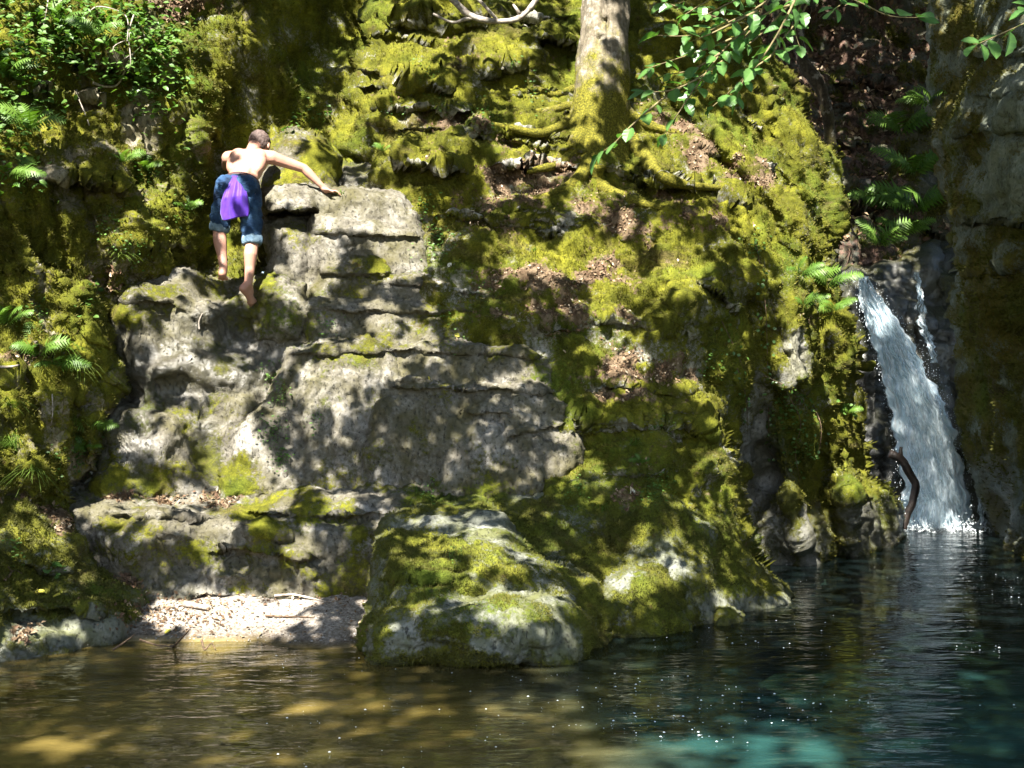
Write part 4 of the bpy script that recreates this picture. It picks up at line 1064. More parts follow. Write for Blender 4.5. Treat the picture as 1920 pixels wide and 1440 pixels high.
for k in range(2):
    for i in range(48):
        a_ = 2 * math.pi * i / 48
        V.append(T(0.140 * math.cos(a_), 0.068 - 0.032 * k, 0.096 * math.sin(a_)))
i = np.arange(48); j = (i + 1) % 48
q = np.concatenate([np.stack([i + a0, j + a0, j + a1, i + a1], -1) for a0, a1 in ((0, 48), (48, 96), (96, 144), (144, 0))])
link('waistband', mesh_np('waistband', [tuple(x) for x in V], quads=q), M['band'], person)
# hair
V, Tt = [], []
bm = bmesh.new(); ball(bm, head + hu * 0.030 - fw * 0.002, (0.090, 0.110, 0.106), (hl, fw, hu), 5)
for v in list(bm.verts):
    q_ = v.co - head; a_, b_, c_ = q_.dot(hl), q_.dot(fw), q_.dot(hu)
    if b_ > 0.062 + 0.2 * c_ * 0 and c_ < 0.07 or c_ < (-0.125 if b_ < -0.015 else -0.03): bm.verts.remove(v)
    else:
        v.co += (v.co - head).normalized() * 0.006 * float(fbm(np.array([tuple(v.co * 45)]), 2)[0])
me = bpy.data.meshes.new('hair'); bm.to_mesh(me); bm.free()
for pl_ in me.polygons: pl_.use_smooth = True
n = NT('brown_hair'); p = n.pos()
M['hair'] = n.fin(n.bsdf(n.ramp(n.noise(p, 60, 3), [(0.35, (0.055, 0.035, 0.03)), (0.65, (0.15, 0.105, 0.09))]), 0.6, n.bump(n.noise(p, 160, 2), 0.8, 0.01), 0.4))
link('hair', me, M['hair'], person)
# purple top tucked into the waistband, hanging down behind
nu, nv = 46, 44
U, Vv = np.meshgrid(np.linspace(0, 1, nu), np.linspace(0, 1, nv))
xl = np.interp(Vv, [0, .12, .3, .6, .85, 1], [434, 430, 422, 414, 413, 417]); xr = np.interp(Vv, [0, .12, .3, .6, .85, 1], [446, 455, 461, 465, 467, 465])
px = xl + (xr - xl) * U; py = 329 + (409 - 329) * Vv + 2.0 * np.sin(U * 5 + 1) * Vv - 5 * (U - .5) * Vv
ph = U * 5.2 * math.pi + 0.7 * np.sin(3 * Vv)
dd = np.interp(Vv, [0, .15, .5, 1], [10.36, 10.305, 10.265, 10.275]) - 0.007 * np.sin(ph + 2.2 * U * Vv) - 0.035 * np.sin(U * math.pi) ** .8 * (.6 + .4 * np.sin(Vv * 2.6)) - 0.004 * fbm(np.c_[(U * 4 + Vv).ravel(), (Vv * 2.2).ravel(), U.ravel() * 0 + 4.4], 2).reshape(U.shape)
Pf = np.c_[((px - 960) / F * dd).ravel(), dd.ravel(), (CAMZ + (720 - py) / F * dd).ravel()]
Pb = Pf + np.array([0, 0.028, 0])
ix = np.arange(nu * nv).reshape(nv, nu); o2 = nu * nv
qf = np.stack([ix[:-1, :-1], ix[1:, :-1], ix[1:, 1:], ix[:-1, 1:]], -1).reshape(-1, 4)
rim = np.r_[ix[0, :], ix[1:, -1], ix[-1, -2::-1], ix[-2:0:-1, 0]]; rj = np.roll(rim, -1)
q = np.concatenate([qf, qf[:, ::-1] + o2, np.stack([rim, rj, rj + o2, rim + o2], -1)])
n = NT('purple_cloth'); p = n.pos()
M['purple'] = n.fin(n.bsdf(n.ramp(n.noise(p, 14, 3), [(0.3, (0.050, 0.010, 0.26)), (0.7, (0.088, 0.02, 0.38))]), 0.6, n.bump(n.noise(n.pos((60, 60, 8)), 1, 3), 0.4, 0.008), 0.3, sheen=0.3))
tag(link('shirt', mesh_np('shirt', np.r_[Pf, Pb], quads=q), M['purple']), 'purple cloth top tucked into the waistband, hanging over the denim shorts', 'shirt')
# ------------------------------------------------------------------ plants
M['beech'] = leaf_material('beech_leaf', (0.04, 0.115, 0.025), (0.10, 0.20, 0.05), 0.42, 0.32, vein=True)
M['fern'] = leaf_material('fern_frond', (0.05, 0.115, 0.014), (0.12, 0.21, 0.03), 0.35, 0.5)
M['herb'] = leaf_material('small_leaf', (0.045, 0.11, 0.018), (0.12, 0.22, 0.045), 0.35, 0.45)
M['ivy'] = leaf_material('ivy_leaf', (0.03, 0.08, 0.015), (0.09, 0.17, 0.035), 0.25, 0.35)
M['grass'] = leaf_material('grass_blade', (0.06, 0.12, 0.012), (0.19, 0.26, 0.05), 0.35, 0.5)
M['mosstuft'] = leaf_material('moss_sprig', (0.048, 0.048, 0.006), (0.165, 0.155, 0.018), 0.3, 0.7)
M['darktuft'] = leaf_material('dark_moss_sprig', (0.045, 0.048, 0.006), (0.14, 0.135, 0.02), 0.3, 0.7)  # slightly darker moss tone
n = NT('pale_twig'); p = n.pos(); M['twig'] = n.fin(n.bsdf(n.ramp(n.noise(p, 30, 4), [(0.35, (0.16, 0.13, 0.10)), (0.65, (0.40, 0.36, 0.31))]), 0.85))
n = NT('brown_twig'); p = n.pos(); M['btwig'] = n.fin(n.bsdf(n.ramp(n.noise(p, 30, 4), [(0.35, (0.05, 0.033, 0.02)), (0.65, (0.18, 0.12, 0.075))]), 0.85))
n = NT('wet_black_wood'); p = n.pos(); M['wetwood'] = n.fin(n.bsdf(n.ramp(n.noise(p, 14, 4), [(0.35, (0.006, 0.005, 0.004)), (0.65, (0.020, 0.013, 0.010))]), 0.55, n.bump(n.noise(p, 40, 3), .6, .01)))
n = NT('green_twig'); p = n.pos(); M['gtwig'] = n.fin(n.bsdf(n.ramp(n.noise(p, 30, 4), [(0.35, (0.10, 0.075, 0.035)), (0.65, (0.22, 0.18, 0.08))]), 0.7))
n = NT('fallen_leaves')
g = n.n('ShaderNodeNewGeometry').outputs['Random Per Island']
M['litter'] = n.fin(n.bsdf(n.ramp(g, [(0.0, (0.07, 0.043, 0.023)), (0.3, (0.14, 0.09, 0.048)), (0.55, (0.23, 0.165, 0.10)), (0.75, (0.12, 0.07, 0.042)), (0.93, (0.42, 0.34, 0.24)), (1.0, (0.36, 0.31, 0.06))], 'CONSTANT'), 0.8))

def leaf_shape(L, W, rows=5, serr=0.0, cup=0.15, droop=0.12):
    """a broad leaf: base at 0, tip along +y, folded a little on its midrib"""
    V, T_ = [], []; vein = []
    for i in range(rows + 1):
        t = i / rows
        w_ = W * 0.5 * (math.sin(math.pi * min(1, t * 0.96 + 0.04)) ** 0.75) * (1.0 - 0.12 * t)
        if i == 0 or i == rows: w_ = 0.0
        w2 = w_ * (1 + (serr if i % 2 else -serr))
        y = L * t; z = -droop * L * t * t
        V += [(-w2, y + serr * L * 0.1 * (i % 2), z + cup * w_), (0, y, z), (w2, y + serr * L * 0.1 * (i % 2), z + cup * w_)]; vein += [0, 1, 0]
    for i in range(rows):
        b = 3 * i
        T_ += [(b, b + 1, b + 4), (b, b + 4, b + 3), (b + 1, b + 2, b + 5), (b + 1, b + 5, b + 4)]
    return np.array(V), np.array(T_), np.array(vein, float)

def frame(dirv, up):
    y = Vector(dirv).normalized(); x = y.cross(Vector(up))
    if x.length < 1e-3: x = y.orthogonal()
    x.normalize(); z = x.cross(y)
    return Matrix((x, y, z)).transposed()

# ---- beech sprays hanging into the top of the picture
leaf_me = []
for k in range(4):
    V, t, ve = leaf_shape(0.10, 0.066 + 0.006 * (k % 2), 9, 0.07, 0.14 + 0.07 * k, 0.05 + 0.09 * k)
    me = mesh_np('leaf', V, tris=t, smooth=False); fattr(me, 'vein', ve); me.materials.append(M['beech'])
    leaf_me.append(me)
def beech_branch(label, twigs, dist, leaf_px, group='beech sprays hanging over the pool', lscale=1.0, start=0.0, r0=0.008):
    b = tag(empty('beech_branch', P3(*twigs[0][0], dist)), label, 'branch', group)
    M0 = Matrix.Translation(b.location).inverted()
    for ti, tw in enumerate(twigs):
        dz = random.uniform(-0.25, 0.25)
        pts = [P3(x, y, dist + dz + 0.10 * math.sin(i * 1.3 + ti)) for i, (x, y) in enumerate(tw)]
        V, q, t = tube(pts, np.linspace(r0, 0.002, len(pts)), 6, 0, 5)
        kid(link('twig', mesh_np('twig', V, quads=q, tris=t), M['gtwig']), b)
        # leaves left and right along the twig
        seg = []
        for p0, p1 in zip(pts, pts[1:]):
            L = (p1 - p0).length; m = max(1, int(L / (leaf_px / F * dist)))
            seg += [(p0.lerp(p1, (i + .5) / m), (p1 - p0).normalized()) for i in range(m)]
        for i, (c, dv) in enumerate(seg):
            if i < start * len(seg): continue
            last = i >= len(seg) - 1
            for sgn in ((1, -1, 0) if last else ((1,) if i % 2 else (-1,))):
                up = Vector((random.gauss(0, .5), -0.45 + random.gauss(0, .4), 0.8)).normalized()
                sd_ = dv.cross(up).normalized()
                ld = (dv * (0.55 if sgn else 1.0) + sd_ * sgn * 0.9 + Vector((0, 0, random.gauss(-0.12, .2)))).normalized()
                o = bpy.data.objects.new('leaf', random.choice(leaf_me)); COL.objects.link(o)
                s = lscale * random.uniform(0.55, 1.2)
                m4 = frame(ld, up).to_4x4() @ Matrix.Diagonal((s, s, s, 1)); m4.translation = c + ld * 0.006
                o.parent = b; o.matrix_parent_inverse = M0; o.matrix_basis = m4
    return b
beech_branch('large green beech spray hanging in front of the tree trunk and bank', [
    [(1500, -60), (1440, 0), (1370, 40), (1300, 66), (1225, 66)], [(1440, 0), (1390, 80), (1320, 140), (1255, 170), (1200, 170)], [(1320, 140), (1250, 180), (1190, 230), (1150, 270), (1118, 292)],
    [(1500, -20), (1460, 60), (1420, 120), (1370, 170), (1330, 205)], [(1400, 60), (1330, 90), (1270, 110), (1215, 128)], [(1370, 40), (1300, 20), (1240, 4)], [(1480, 10), (1430, 30), (1360, 90), (1300, 170), (1270, 215), (1240, 258)],
    [(1520, -30), (1490, 40), (1500, 90)], [(1460, 60), (1450, 100), (1400, 140), (1380, 190)], [(1440, -20), (1380, 0), (1320, 30)], [(1420, 20), (1340, 60), (1290, 80)], [(1350, 100), (1300, 130), (1250, 140)], [(1500, -10), (1470, 20), (1420, 70), (1350, 120), (1290, 190)], [(1530, -20), (1500, 30), (1470, 70), (1440, 90)], [(1480, -30), (1400, -10), (1340, -4), (1280, 30)]], 7.3, 16, lscale=1.02)
beech_branch('sunlit beech twig along the top edge above the gorge', [[(1500, -46), (1560, -20), (1620, 8), (1670, 30), (1735, 33)], [(1540, -30), (1580, 0), (1560, 20)]], 6.4, 22, lscale=1.15, start=0.15, r0=0.005)
beech_branch('short sunlit beech twig beside the grey cliff at the right edge', [[(1990, -10), (1930, 38), (1880, 62), (1830, 84)], [(1990, 30), (1960, 20), (1925, 18)]], 5.6, 24, lscale=1.1, start=0.1, r0=0.005)

# ---- ferns
def frond_mesh(L, np_=13, wid=0.30, arch=0.55, kseed=0):
    g = random.Random(kseed); a = Acc()
    pts = []
    for i in range(9):
        t = i / 8; pts.append(Vector((0.03 * L * math.sin(3 * t + kseed), L * t * (1 - 0.18 * t * t), arch * L * (t - 1.25 * t * t))))
    V, q, t = tube(pts, np.linspace(0.004, 0.0015, 9), 4, 0, 1); a.add(V, q, t)
    for i in range(np_):
        t = 0.10 + 0.9 * i / np_
        k = min(7, int(t * 8)); f = t * 8 - k; c = pts[k].lerp(pts[k + 1], f); dv = (pts[k + 1] - pts[k]).normalized()
        ln = L * wid * (math.sin(math.pi * (0.16 + 0.80 * t)) ** 0.9) * g.uniform(.88, 1.1)
        for s in (-1, 1):
            sx = dv.cross(Vector((0, 0, 1))).normalized() * s
            dr = (sx + dv * 0.42 + Vector((0, 0, -0.12 + g.gauss(0, .08)))).normalized(); wv = dv * (L / np_ * 0.43)
            n3 = 4; V = []
            for j in range(n3 + 1):
                u = j / n3; ww = (1 - u) ** 0.8 * (1.0 if j % 2 == 0 else 0.72)
                pc = c + dr * ln * u + Vector((0, 0, -0.12 * ln * u * u))
                V += [pc - wv * ww, pc + wv * ww]
            Q = [(2 * j, 2 * j + 1, 2 * j + 3, 2 * j + 2) for j in range(n3)]
            a.add([tuple(x) for x in V], Q)
    return a.mesh('frond', smooth=False)
FR_M = [frond_mesh(1.0, 13, 0.26, 0.5, 1), frond_mesh(1.0, 14, 0.22, 0.38, 2), frond_mesh(1.0, 12, 0.30, 0.62, 3)]
for m_ in FR_M: m_.materials.append(M['fern'])
def fern(px, py, size, label, nf=6, spread=2.6, group='ferns on the rock', face=None):
    c, nn = SURF.cam(px, py)
    if c is None: return
    f = tag(empty('fern', c + nn * 0.01), label, 'fern', group)
    base = (nn + Vector((0, 0, 0.5))).normalized()
    for i in range(nf):
        ang = (i + random.uniform(-.3, .3)) / nf * spread * 2 - spread + (face or 0)
        out = Vector((math.sin(ang), -0.55 * math.cos(ang) - .25, 0))
        dv = (out * 0.9 + base * 0.35 + Vector((0, 0, 0.25 + random.gauss(0, .12)))).normalized()
        o = bpy.data.objects.new('frond', random.choice(FR_M)); COL.objects.link(o); o.parent = f
        s = size * random.uniform(0.75, 1.15)
        o.matrix_basis = frame(dv, Vector((random.gauss(0, .3), -0.75, 0.65))).to_4x4() @ Matrix.Diagonal((s, s, s, 1))
    return f
for px_, py_, s_, lab in [
    (18, 150, .42, 'upright fern at the left edge near the top of the cliff'), (60, 250, .40, 'broad sunlit fern on the left cliff above the dark hollow'), (20, 330, .34, 'drooping fern halfway up the left edge of the cliff'), (110, 62, .40, 'bright fern among the brambles at the top left'),
    (150, 110, .34, 'fern with yellowing fronds under the top left brambles'), (185, 72, .30, 'pale fern beside the bramble stems on the left cliff'), (232, 306, .20, 'small pale fern on the left cliff, level with the bare shoulder of the climber'),
    (272, 318, .20, 'tiny fern just left of the person on the lit moss'), (14, 610, .30, 'green fern at the left edge below the mossy wall'), (75, 668, .30, 'pale fern lying over the grass on the left bank'),
    (110, 690, .30, 'dark jagged fern under the grass tuft on the left bank'), (178, 800, .24, 'hanging fern at the foot of the left cliff by the wet chute'), (162, 842, .18, 'small drooping fern low beside the wet chute'), (350, 395, .2, 'dark little fern behind the legs of the person'),
    (1498, 520, .34, 'sunlit fern high on the right flank of the mossy cliff'), (1548, 540, .42, 'largest pale sunlit fern leaning out over the waterfall cleft'), (1505, 575, .30, 'sunlit fern tucked under the others on the right flank'), (1562, 582, .30, 'lowest of the bright ferns on the flank by the waterfall'),
    (1588, 775, .17, 'small bright fern on the edge beside the waterfall'), (720, 286, .13, 'tiny fern beside the dripping lump of rock'), (1200, 868, .12, 'tiny fern low on the mossy bank')]:
    fern(px_, py_, s_, lab)
for px_, py_, s_, lab in [
    (1690, 250, .85, 'large dark fern halfway up the shaded gorge slope'), (1715, 330, .8, 'dim fern on the gorge slope beside the right wall'), (1640, 392, .6, 'fern on the leaf litter in the middle of the gorge slope'),
    (1720, 395, .85, 'broad fern low on the gorge slope by the right wall'), (1650, 462, .55, 'sunlit fern hanging over the lip of the waterfall'), (1690, 440, .6, 'greener fern just above the pale rock over the waterfall'), (1745, 200, .45, 'thin fern against the right wall of the gorge')]:
    fern(px_, py_, s_, lab, 7)

# ---- grass tufts
def grass_tuft(px, py, L, nb, label, spread=0.5, drop=0.8):
    c, nn = SURF.cam(px, py)
    if c is None: return
    a = Acc()
    for _ in range(nb):
        az = random.uniform(0, 6.28); ln = L * random.uniform(.5, 1.1); el = random.uniform(.3, 1.0)
        dv = (Vector((math.cos(az) * spread, math.sin(az) * spread, 0)) + nn * 0.5 + Vector((0, 0, el))).normalized()
        b0 = Vector((random.gauss(0, .02), random.gauss(0, .02), random.gauss(0, .01))); sd_ = dv.cross(Vector((0, 0, 1))).normalized() * random.uniform(.002, .0042)
        V = []
        for j in range(6):
            u = j / 5; pc = b0 + dv * ln * u + Vector((0, 0, -drop * ln * u * u)) + Vector((dv.x, dv.y, 0)) * 0.25 * ln * u * u
            V += [pc - sd_ * (1 - u * .9), pc + sd_ * (1 - u * .9)]
        a.add([tuple(x) for x in V], [(2 * j, 2 * j + 1, 2 * j + 3, 2 * j + 2) for j in range(5)])
    o = link('grass_tuft', a.mesh('grass_tuft', False), M['grass']); o.location = c
    return tag(o, label, 'grass', 'tufts of grass on the rock')
for g_ in [(118, 655, .34, 110, 'sunlit tuft of long arching grass on the left bank'), (150, 690, .28, 60, 'thinner grass hanging below the sunlit tuft on the left bank'), (30, 840, .34, 70, 'pale grass at the left edge beside the lower bank'), (62, 880, .26, 50, 'short grass standing at the bottom of the left cliff'),
           (140, 795, .30, 26, 'few long grass blades hanging beside the low fern'), (1186, 835, .22, 34, 'grass tuft drooping on the shaded mossy bank'), (1128, 955, .20, 26, 'upright grass tuft on top of the largest boulder'), (1000, 470, .12, 14, 'little tuft of grass in the leaf litter of the bank'),
           (225, 480, .2, 26, 'wispy grass on the mossy cliff left of the person'), (20, 760, .22, 30, 'grass at the left edge above the low yellow leaves'), (640, 365, .10, 18, 'short grass on the rock shelf behind the hand')]:
    grass_tuft(*g_)

# ---- small leafy plants
SMALL = [leaf_shape(1.0, 0.8, 3, 0, .2, .1), leaf_shape(1.0, 0.62, 4, .1, .25, .25)]
def leafy(px, py, rpx, nl, lsz, label, name='small_plant', mat='herb', group='small leafy plants rooted in the rock', rise=0.05, cat='plant'):
    c0, n0 = SURF.cam(px, py)
    if c0 is None: return
    a = Acc()
    for _ in range(nl):
        x = px + random.gauss(0, rpx * .5); y = py + random.gauss(0, rpx * .5)
        c, nn = SURF.cam(x, y)
        if c is None or (c - c0).length > 0.6: continue
        up = (nn * 0.5 + Vector((random.gauss(0, .4), -0.35 + random.gauss(0, .3), 0.8))).normalized()
        az = random.uniform(0, 6.28); dv = Vector((math.cos(az), math.sin(az), random.uniform(-.3, .4)))
        s = lsz * random.uniform(.6, 1.25); V, t, _v = random.choice(SMALL)
        b = c + nn * random.uniform(0.01, rise) + Vector((0, 0, random.uniform(0, rise * .6)))
        W = V * s @ np.array(frame(dv, up)).T + np.array(b - c0)
        a.add(W, None, t)
        e = np.array(c - c0); s0 = np.array(b - c0)      # its thin stalk
        a.add([e - [.0012, 0, 0], e + [.0012, 0, 0], s0], None, [[0, 1, 2]])
    if not a.V: return
    t_ = tag(empty(name, c0), label, cat, group)
    o = link('leaves', a.mesh('leaves', False), M[mat], t_); o['kind'] = 'stuff'
    return t_
for g_ in [
    (190, 530, 22, 14, .05, 'broad-leaved seedling on the mossy cliff left of the bare feet'), (165, 575, 24, 16, .05, 'pale seedling above the grass tuft on the left bank'), (615, 616, 26, 40, .022, 'bright green cress on the step under the big grey block'), (508, 700, 22, 40, .024, 'creeping leaves high on the edge of the wet chute'),
    (524, 745, 24, 50, .022, 'creeping leaves halfway down the edge of the wet chute'), (512, 815, 30, 80, .024, 'thick patch of creeping leaves low on the edge of the slab'), (530, 862, 24, 50, .022, 'lowest creeping leaves at the foot of the pale bulge'), (592, 795, 16, 18, .024, 'lone sprig on the left part of the big slab'),
    (840, 600, 26, 24, .022, 'scattered seedlings on the shaded step right of the sun patch'), (905, 556, 24, 24, .024, 'dark seedlings where the moss meets the upper steps'), (860, 640, 20, 16, .02, 'sparse seedlings beside the yellow fallen leaf'), (1228, 930, 34, 110, .024, 'lush round patch of clover-like leaves on the largest boulder'),
    (1080, 925, 26, 40, .02, 'low leaves beside the upright grass on the boulder'), (825, 470, 40, 90, .026, 'leafy clump hanging over the right edge of the upper steps'), (826, 440, 18, 26, .03, 'pale leaves lit beside the white rock of the upper steps'), (800, 395, 30, 50, .026, 'dark leaves under the overhang at the right end of the top step'),
    (735, 215, 30, 46, .026, 'pale green leaves on the left shoulder of the mossy bank'), (800, 145, 34, 60, .026, 'leaves on the mossy ledges below the dead branch'), (905, 215, 36, 60, .028, 'bright ivy-like leaves on the bank left of the tree foot'), (835, 195, 30, 46, .024, 'dark leaves in the crevice of the upper mossy bank'),
    (545, 238, 22, 14, .055, 'round pennywort leaves in the dark recess behind the head'), (600, 215, 28, 36, .05, 'bright leaves growing up the recess beside the mossy ridge'), (100, 1065, 12, 10, .045, 'single bright seedling on the lower left bank'), (285, 330, 40, 60, .028, 'sunlit leaves on the moss left of the shoulder'),
    (345, 400, 34, 50, .03, 'dark green leaves left of the denim shorts'), (205, 420, 36, 70, .026, 'small pale leaves on the ribs of the left cliff'), (250, 470, 40, 80, .022, 'scatter of pale leaves above the ledge of the chute'), (60, 590, 30, 40, .03, 'pale leaves at the left edge under the lit moss'),
    (1480, 770, 46, 150, .035, 'large leafy clump in the shaded fold of the right flank'), (1415, 460, 26, 40, .03, 'leaves at the top of the fold between bank and flank'), (1500, 845, 30, 60, .03, 'leaves hanging below the leafy clump of the flank'), (1590, 770, 16, 18, .05, 'bright leaves on the corner next to the waterfall'),
    (1330, 690, 30, 40, .025, 'small leaves on the edge of the bank above the dark fold'), (1240, 800, 26, 24, .022, 'seedlings on the shaded lower bank'), (800, 925, 24, 30, .02, 'low leaves at the foot of the big slab'), (850, 1040, 18, 26, .015, 'green sprouts round the hollow of the flat-topped boulder'),
    (20, 1030, 26, 22, .03, 'tiny leaves at the left edge of the lower bank'), (960, 120, 16, 12, .03, 'few leaves beside the brightest moss cushion'), (1000, 180, 30, 30, .025, 'leaves along a root on the bank left of the trunk'), (140, 860, 40, 90, .026, 'leafy growth at the foot of the left cliff')]:
    leafy(*g_)

# ivy trailing down the flank
def ivy(path, label, lsz=.035, step=16):
    pts = []; a = Acc()
    for x, y in path:
        c, nn = SURF.cam(x, y)
        if c is None: continue
        pts.append(c + nn * 0.03)
    t_ = tag(empty('ivy', pts[0]), label, 'ivy', 'ivy strands trailing down the flank')
    V, q, t = tube(pts, np.linspace(.005, .002, len(pts)), 5, 0, 4)
    kid(link('stem', mesh_np('stem', V, quads=q, tris=t), M['btwig']), t_)
    for (x0, y0), (x1, y1) in zip(path, path[1:]):
        L = math.hypot(x1 - x0, y1 - y0)
        for i in range(max(1, int(L / step)) * 2):
            u = random.random(); c, nn = SURF.cam(x0 + (x1 - x0) * u + random.gauss(0, 7), y0 + (y1 - y0) * u + random.gauss(0, 5))
            if c is None: continue
            up = (nn + Vector((random.gauss(0, .3), -.2, .4))).normalized(); dv = Vector((random.gauss(0, .8), -.2, random.gauss(-.5, .5)))
            V, t, _v = SMALL[0]; s = lsz * random.uniform(.6, 1.2)
            a.add(V * s @ np.array(frame(dv, up)).T + np.array(c + nn * .035), None, t)
    o = kid(link('leaves', a.mesh('leaves', False), M['ivy']), t_); o['kind'] = 'stuff'
for path, lab in [([(1408, 420), (1420, 480), (1432, 560), (1440, 640), (1436, 700)], 'ivy strand down the upper edge where bank turns to flank'), ([(1445, 760), (1446, 800), (1440, 830), (1456, 860), (1450, 872)], 'short ivy strand with a curling bare stem over the dark fold'),
                  ([(1480, 740), (1500, 790), (1490, 840), (1495, 900)], 'ivy strand under the leafy clump of the flank'), ([(1380, 690), (1395, 740), (1400, 800)], 'ivy strand at the edge of the dark fold'), ([(1430, 700), (1470, 720), (1510, 750)], 'ivy strand running sideways above the leafy clump'),
                  ([(1350, 600), (1370, 640), (1390, 690)], 'ivy strand beside the bare grey stone on the bank'), ([(1520, 760), (1535, 800), (1530, 850)], 'ivy strand on the lit rib near the waterfall')]:
    ivy(path, lab)

# brambles and undergrowth hanging over the left cliff
a = Acc(); st = Acc()
areas = [(60, 30, 90, 60, 260), (180, 40, 90, 60, 330), (260, 70, 60, 70, 260), (120, 90, 90, 40, 220), (250, 150, 50, 40, 120), (40, 180, 60, 60, 170), (15, 300, 40, 60, 100), (290, 190, 40, 50, 90), (30, 110, 50, 40, 140), (310, 110, 30, 50, 90), (200, 130, 50, 30, 90), (275, 105, 30, 40, 60)]
for cx, cy_, rx, ry, nl in areas:
    for _ in range(nl):
        x, y = random.gauss(cx, rx * .55), random.gauss(cy_, ry * .55)
        c, nn = SURF.cam(x, y)
        if c is None: continue
        up = (Vector((random.gauss(0, .4), -.45 + random.gauss(0, .35), .8))).normalized()
        az = random.uniform(0, 6.28); dv = Vector((math.cos(az), math.sin(az) * .7, random.uniform(-.5, .2)))
        s = random.uniform(.03, .075); V, t, _v = random.choice(SMALL)
        a.add(V * s @ np.array(frame(dv, up)).T + np.array(c + nn * random.uniform(.02, .22)), None, t)
tag(link('undergrowth', a.mesh('undergrowth', False), M['herb']), 'tangle of small-leaved brambles hanging over the top of the left cliff', 'undergrowth', kind='stuff')

# ------------------------------------------------------------------ sticks and dead wood
def stick(path, r0, r1, mat, label, name='twig', lift=1.0, dist=None, sideshoots=(), cat=None, noise=.2):
    def pt(x, y, r):
        if dist is not None: return P3(x, y, dist)
        c, nn = SURF.cam(x, y); return c + nn * r * lift
    t_ = None
    pts = [pt(x, y, r0) for x, y in path]
    V, q, t = tube(pts, np.linspace(r0, r1, len(pts)), 8, noise, 6, 12)
    a = Acc(); a.add(V, q, t)
    for sp_ in sideshoots:
        ps = [pt(x, y, r0 * .5) for x, y in sp_]
        V, q, t = tube(ps, np.linspace(r0 * .6, r1 * .5, len(ps)), 6, noise, 5, 12); a.add(V, q, t)
    return tag(link(name, a.mesh(name), mat), label, cat or ('branch' if name.endswith('branch') else 'twig'))
stick([(838, -12), (872, 22), (898, 35), (935, 40), (968, 36), (990, 20), (1012, -10)], .030, .022, M['twig'], 'pale forked dead branch hanging across the top of the mossy bank', 'dead_branch', dist=11.3,
      sideshoots=[[(898, 32), (872, 36), (848, 42), (812, 26)], [(935, 40), (900, 2), (880, -12)], [(975, 26), (962, 8)]])
stick([(1668, 850), (1690, 862), (1704, 886), (1716, 908), (1712, 938), (1700, 968), (1694, 992)], .050, .042, M['wetwood'], 'dark crooked branch standing in the pool against the waterfall', 'fallen_branch', dist=14.75, sideshoots=[[(1690, 862), (1688, 848), (1690, 838)]])
stick([(515, 1116), (550, 1116), (585, 1122), (618, 1132)], .010, .006, M['twig'], 'long pale stick lying along the top of the beach')
stick([(498, 1157), (540, 1159), (590, 1160)], .008, .005, M['btwig'], 'thin straight stick on the middle of the beach', lift=1.5)
stick([(345, 1137), (366, 1141), (392, 1146)], .022, .016, M['twig'], 'stubby piece of driftwood at the back of the beach', 'driftwood', cat='wood')
stick([(372, 616), (374, 602), (378, 588)], .007, .004, M['twig'], 'short pale stick stuck on the wet rock of the chute', lift=2)
stick([(175, 163), (205, 166), (222, 160), (240, 112), (268, 82)], .011, .006, M['twig'], 'looping pale root hanging on the dark hollow of the left cliff', 'hanging_root', cat='root', lift=3)
stick([(140, 168), (146, 190), (158, 215), (170, 238)], .008, .004, M['twig'], 'short pale root dangling left of the looping one', 'hanging_root', cat='root', lift=2)
stick([(0, 688), (28, 686), (52, 676)], .010, .005, M['twig'], 'grey stick poking out of the bank at the left edge')
stick([(96, 738), (98, 775), (95, 795)], .005, .003, M['twig'], 'thin pale root hanging under the left bank', 'hanging_root', cat='root', lift=3)
stick([(8, 1088), (18, 1074), (14, 1062)], .010, .004, M['btwig'], 'forked twig on the lower left bank', sideshoots=[[(18, 1074), (28, 1070), (40, 1076)]])
# twigs at the water's edge
def P_w(x, y, z): 
    d = (CAMZ - z) * F / (y - 720); return P3(x, y, d)
for path, lab in [([(212, 1218, .03), (232, 1205, .06), (252, 1190, .10)], 'brown twig leaning out of the shallows at the left rock'), ([(262, 1199, .05), (296, 1210, .02), (330, 1212, .01)], 'brown twig lying in the shallows below the beach'),
                  ([(325, 1213, .01), (345, 1192, .12), (356, 1180, .18)], 'dark twig rising from the shallows in front of the bright sand'), ([(378, 1200, .06), (384, 1218, .01), (396, 1206, .05), (404, 1218, .01)], 'small angular twig poking from the water before the beach')]:
    pts = [P_w(x, y, z) for x, y, z in path]
    V, q, t = tube(pts, np.linspace(.008, .003, len(pts)), 6, .2, 4, 20)
    tag(link('twig', mesh_np('twig', V, quads=q, tris=t), M['btwig']), lab, 'twig')
# bramble stems
for i_, path in enumerate([[(235, 20), (222, 60), (228, 110), (240, 130)], [(250, 10), (240, 70), (215, 105)], [(170, 60), (200, 30), (215, 50), (222, 90)], [(85, -5), (84, 30), (86, 45)], [(200, 120), (212, 90), (245, 70)]]):
    stick(path, .006, .003, M['twig'], ['pale bramble stem hanging straight among the top left leaves', 'pale bramble stem curving to the dark hollow', 'arched bare bramble stem at the top left', 'short pale stalk at the very top left', 'crossing bramble stem beside the looping root'][i_], 'bramble_stem', cat='stem', lift=24)

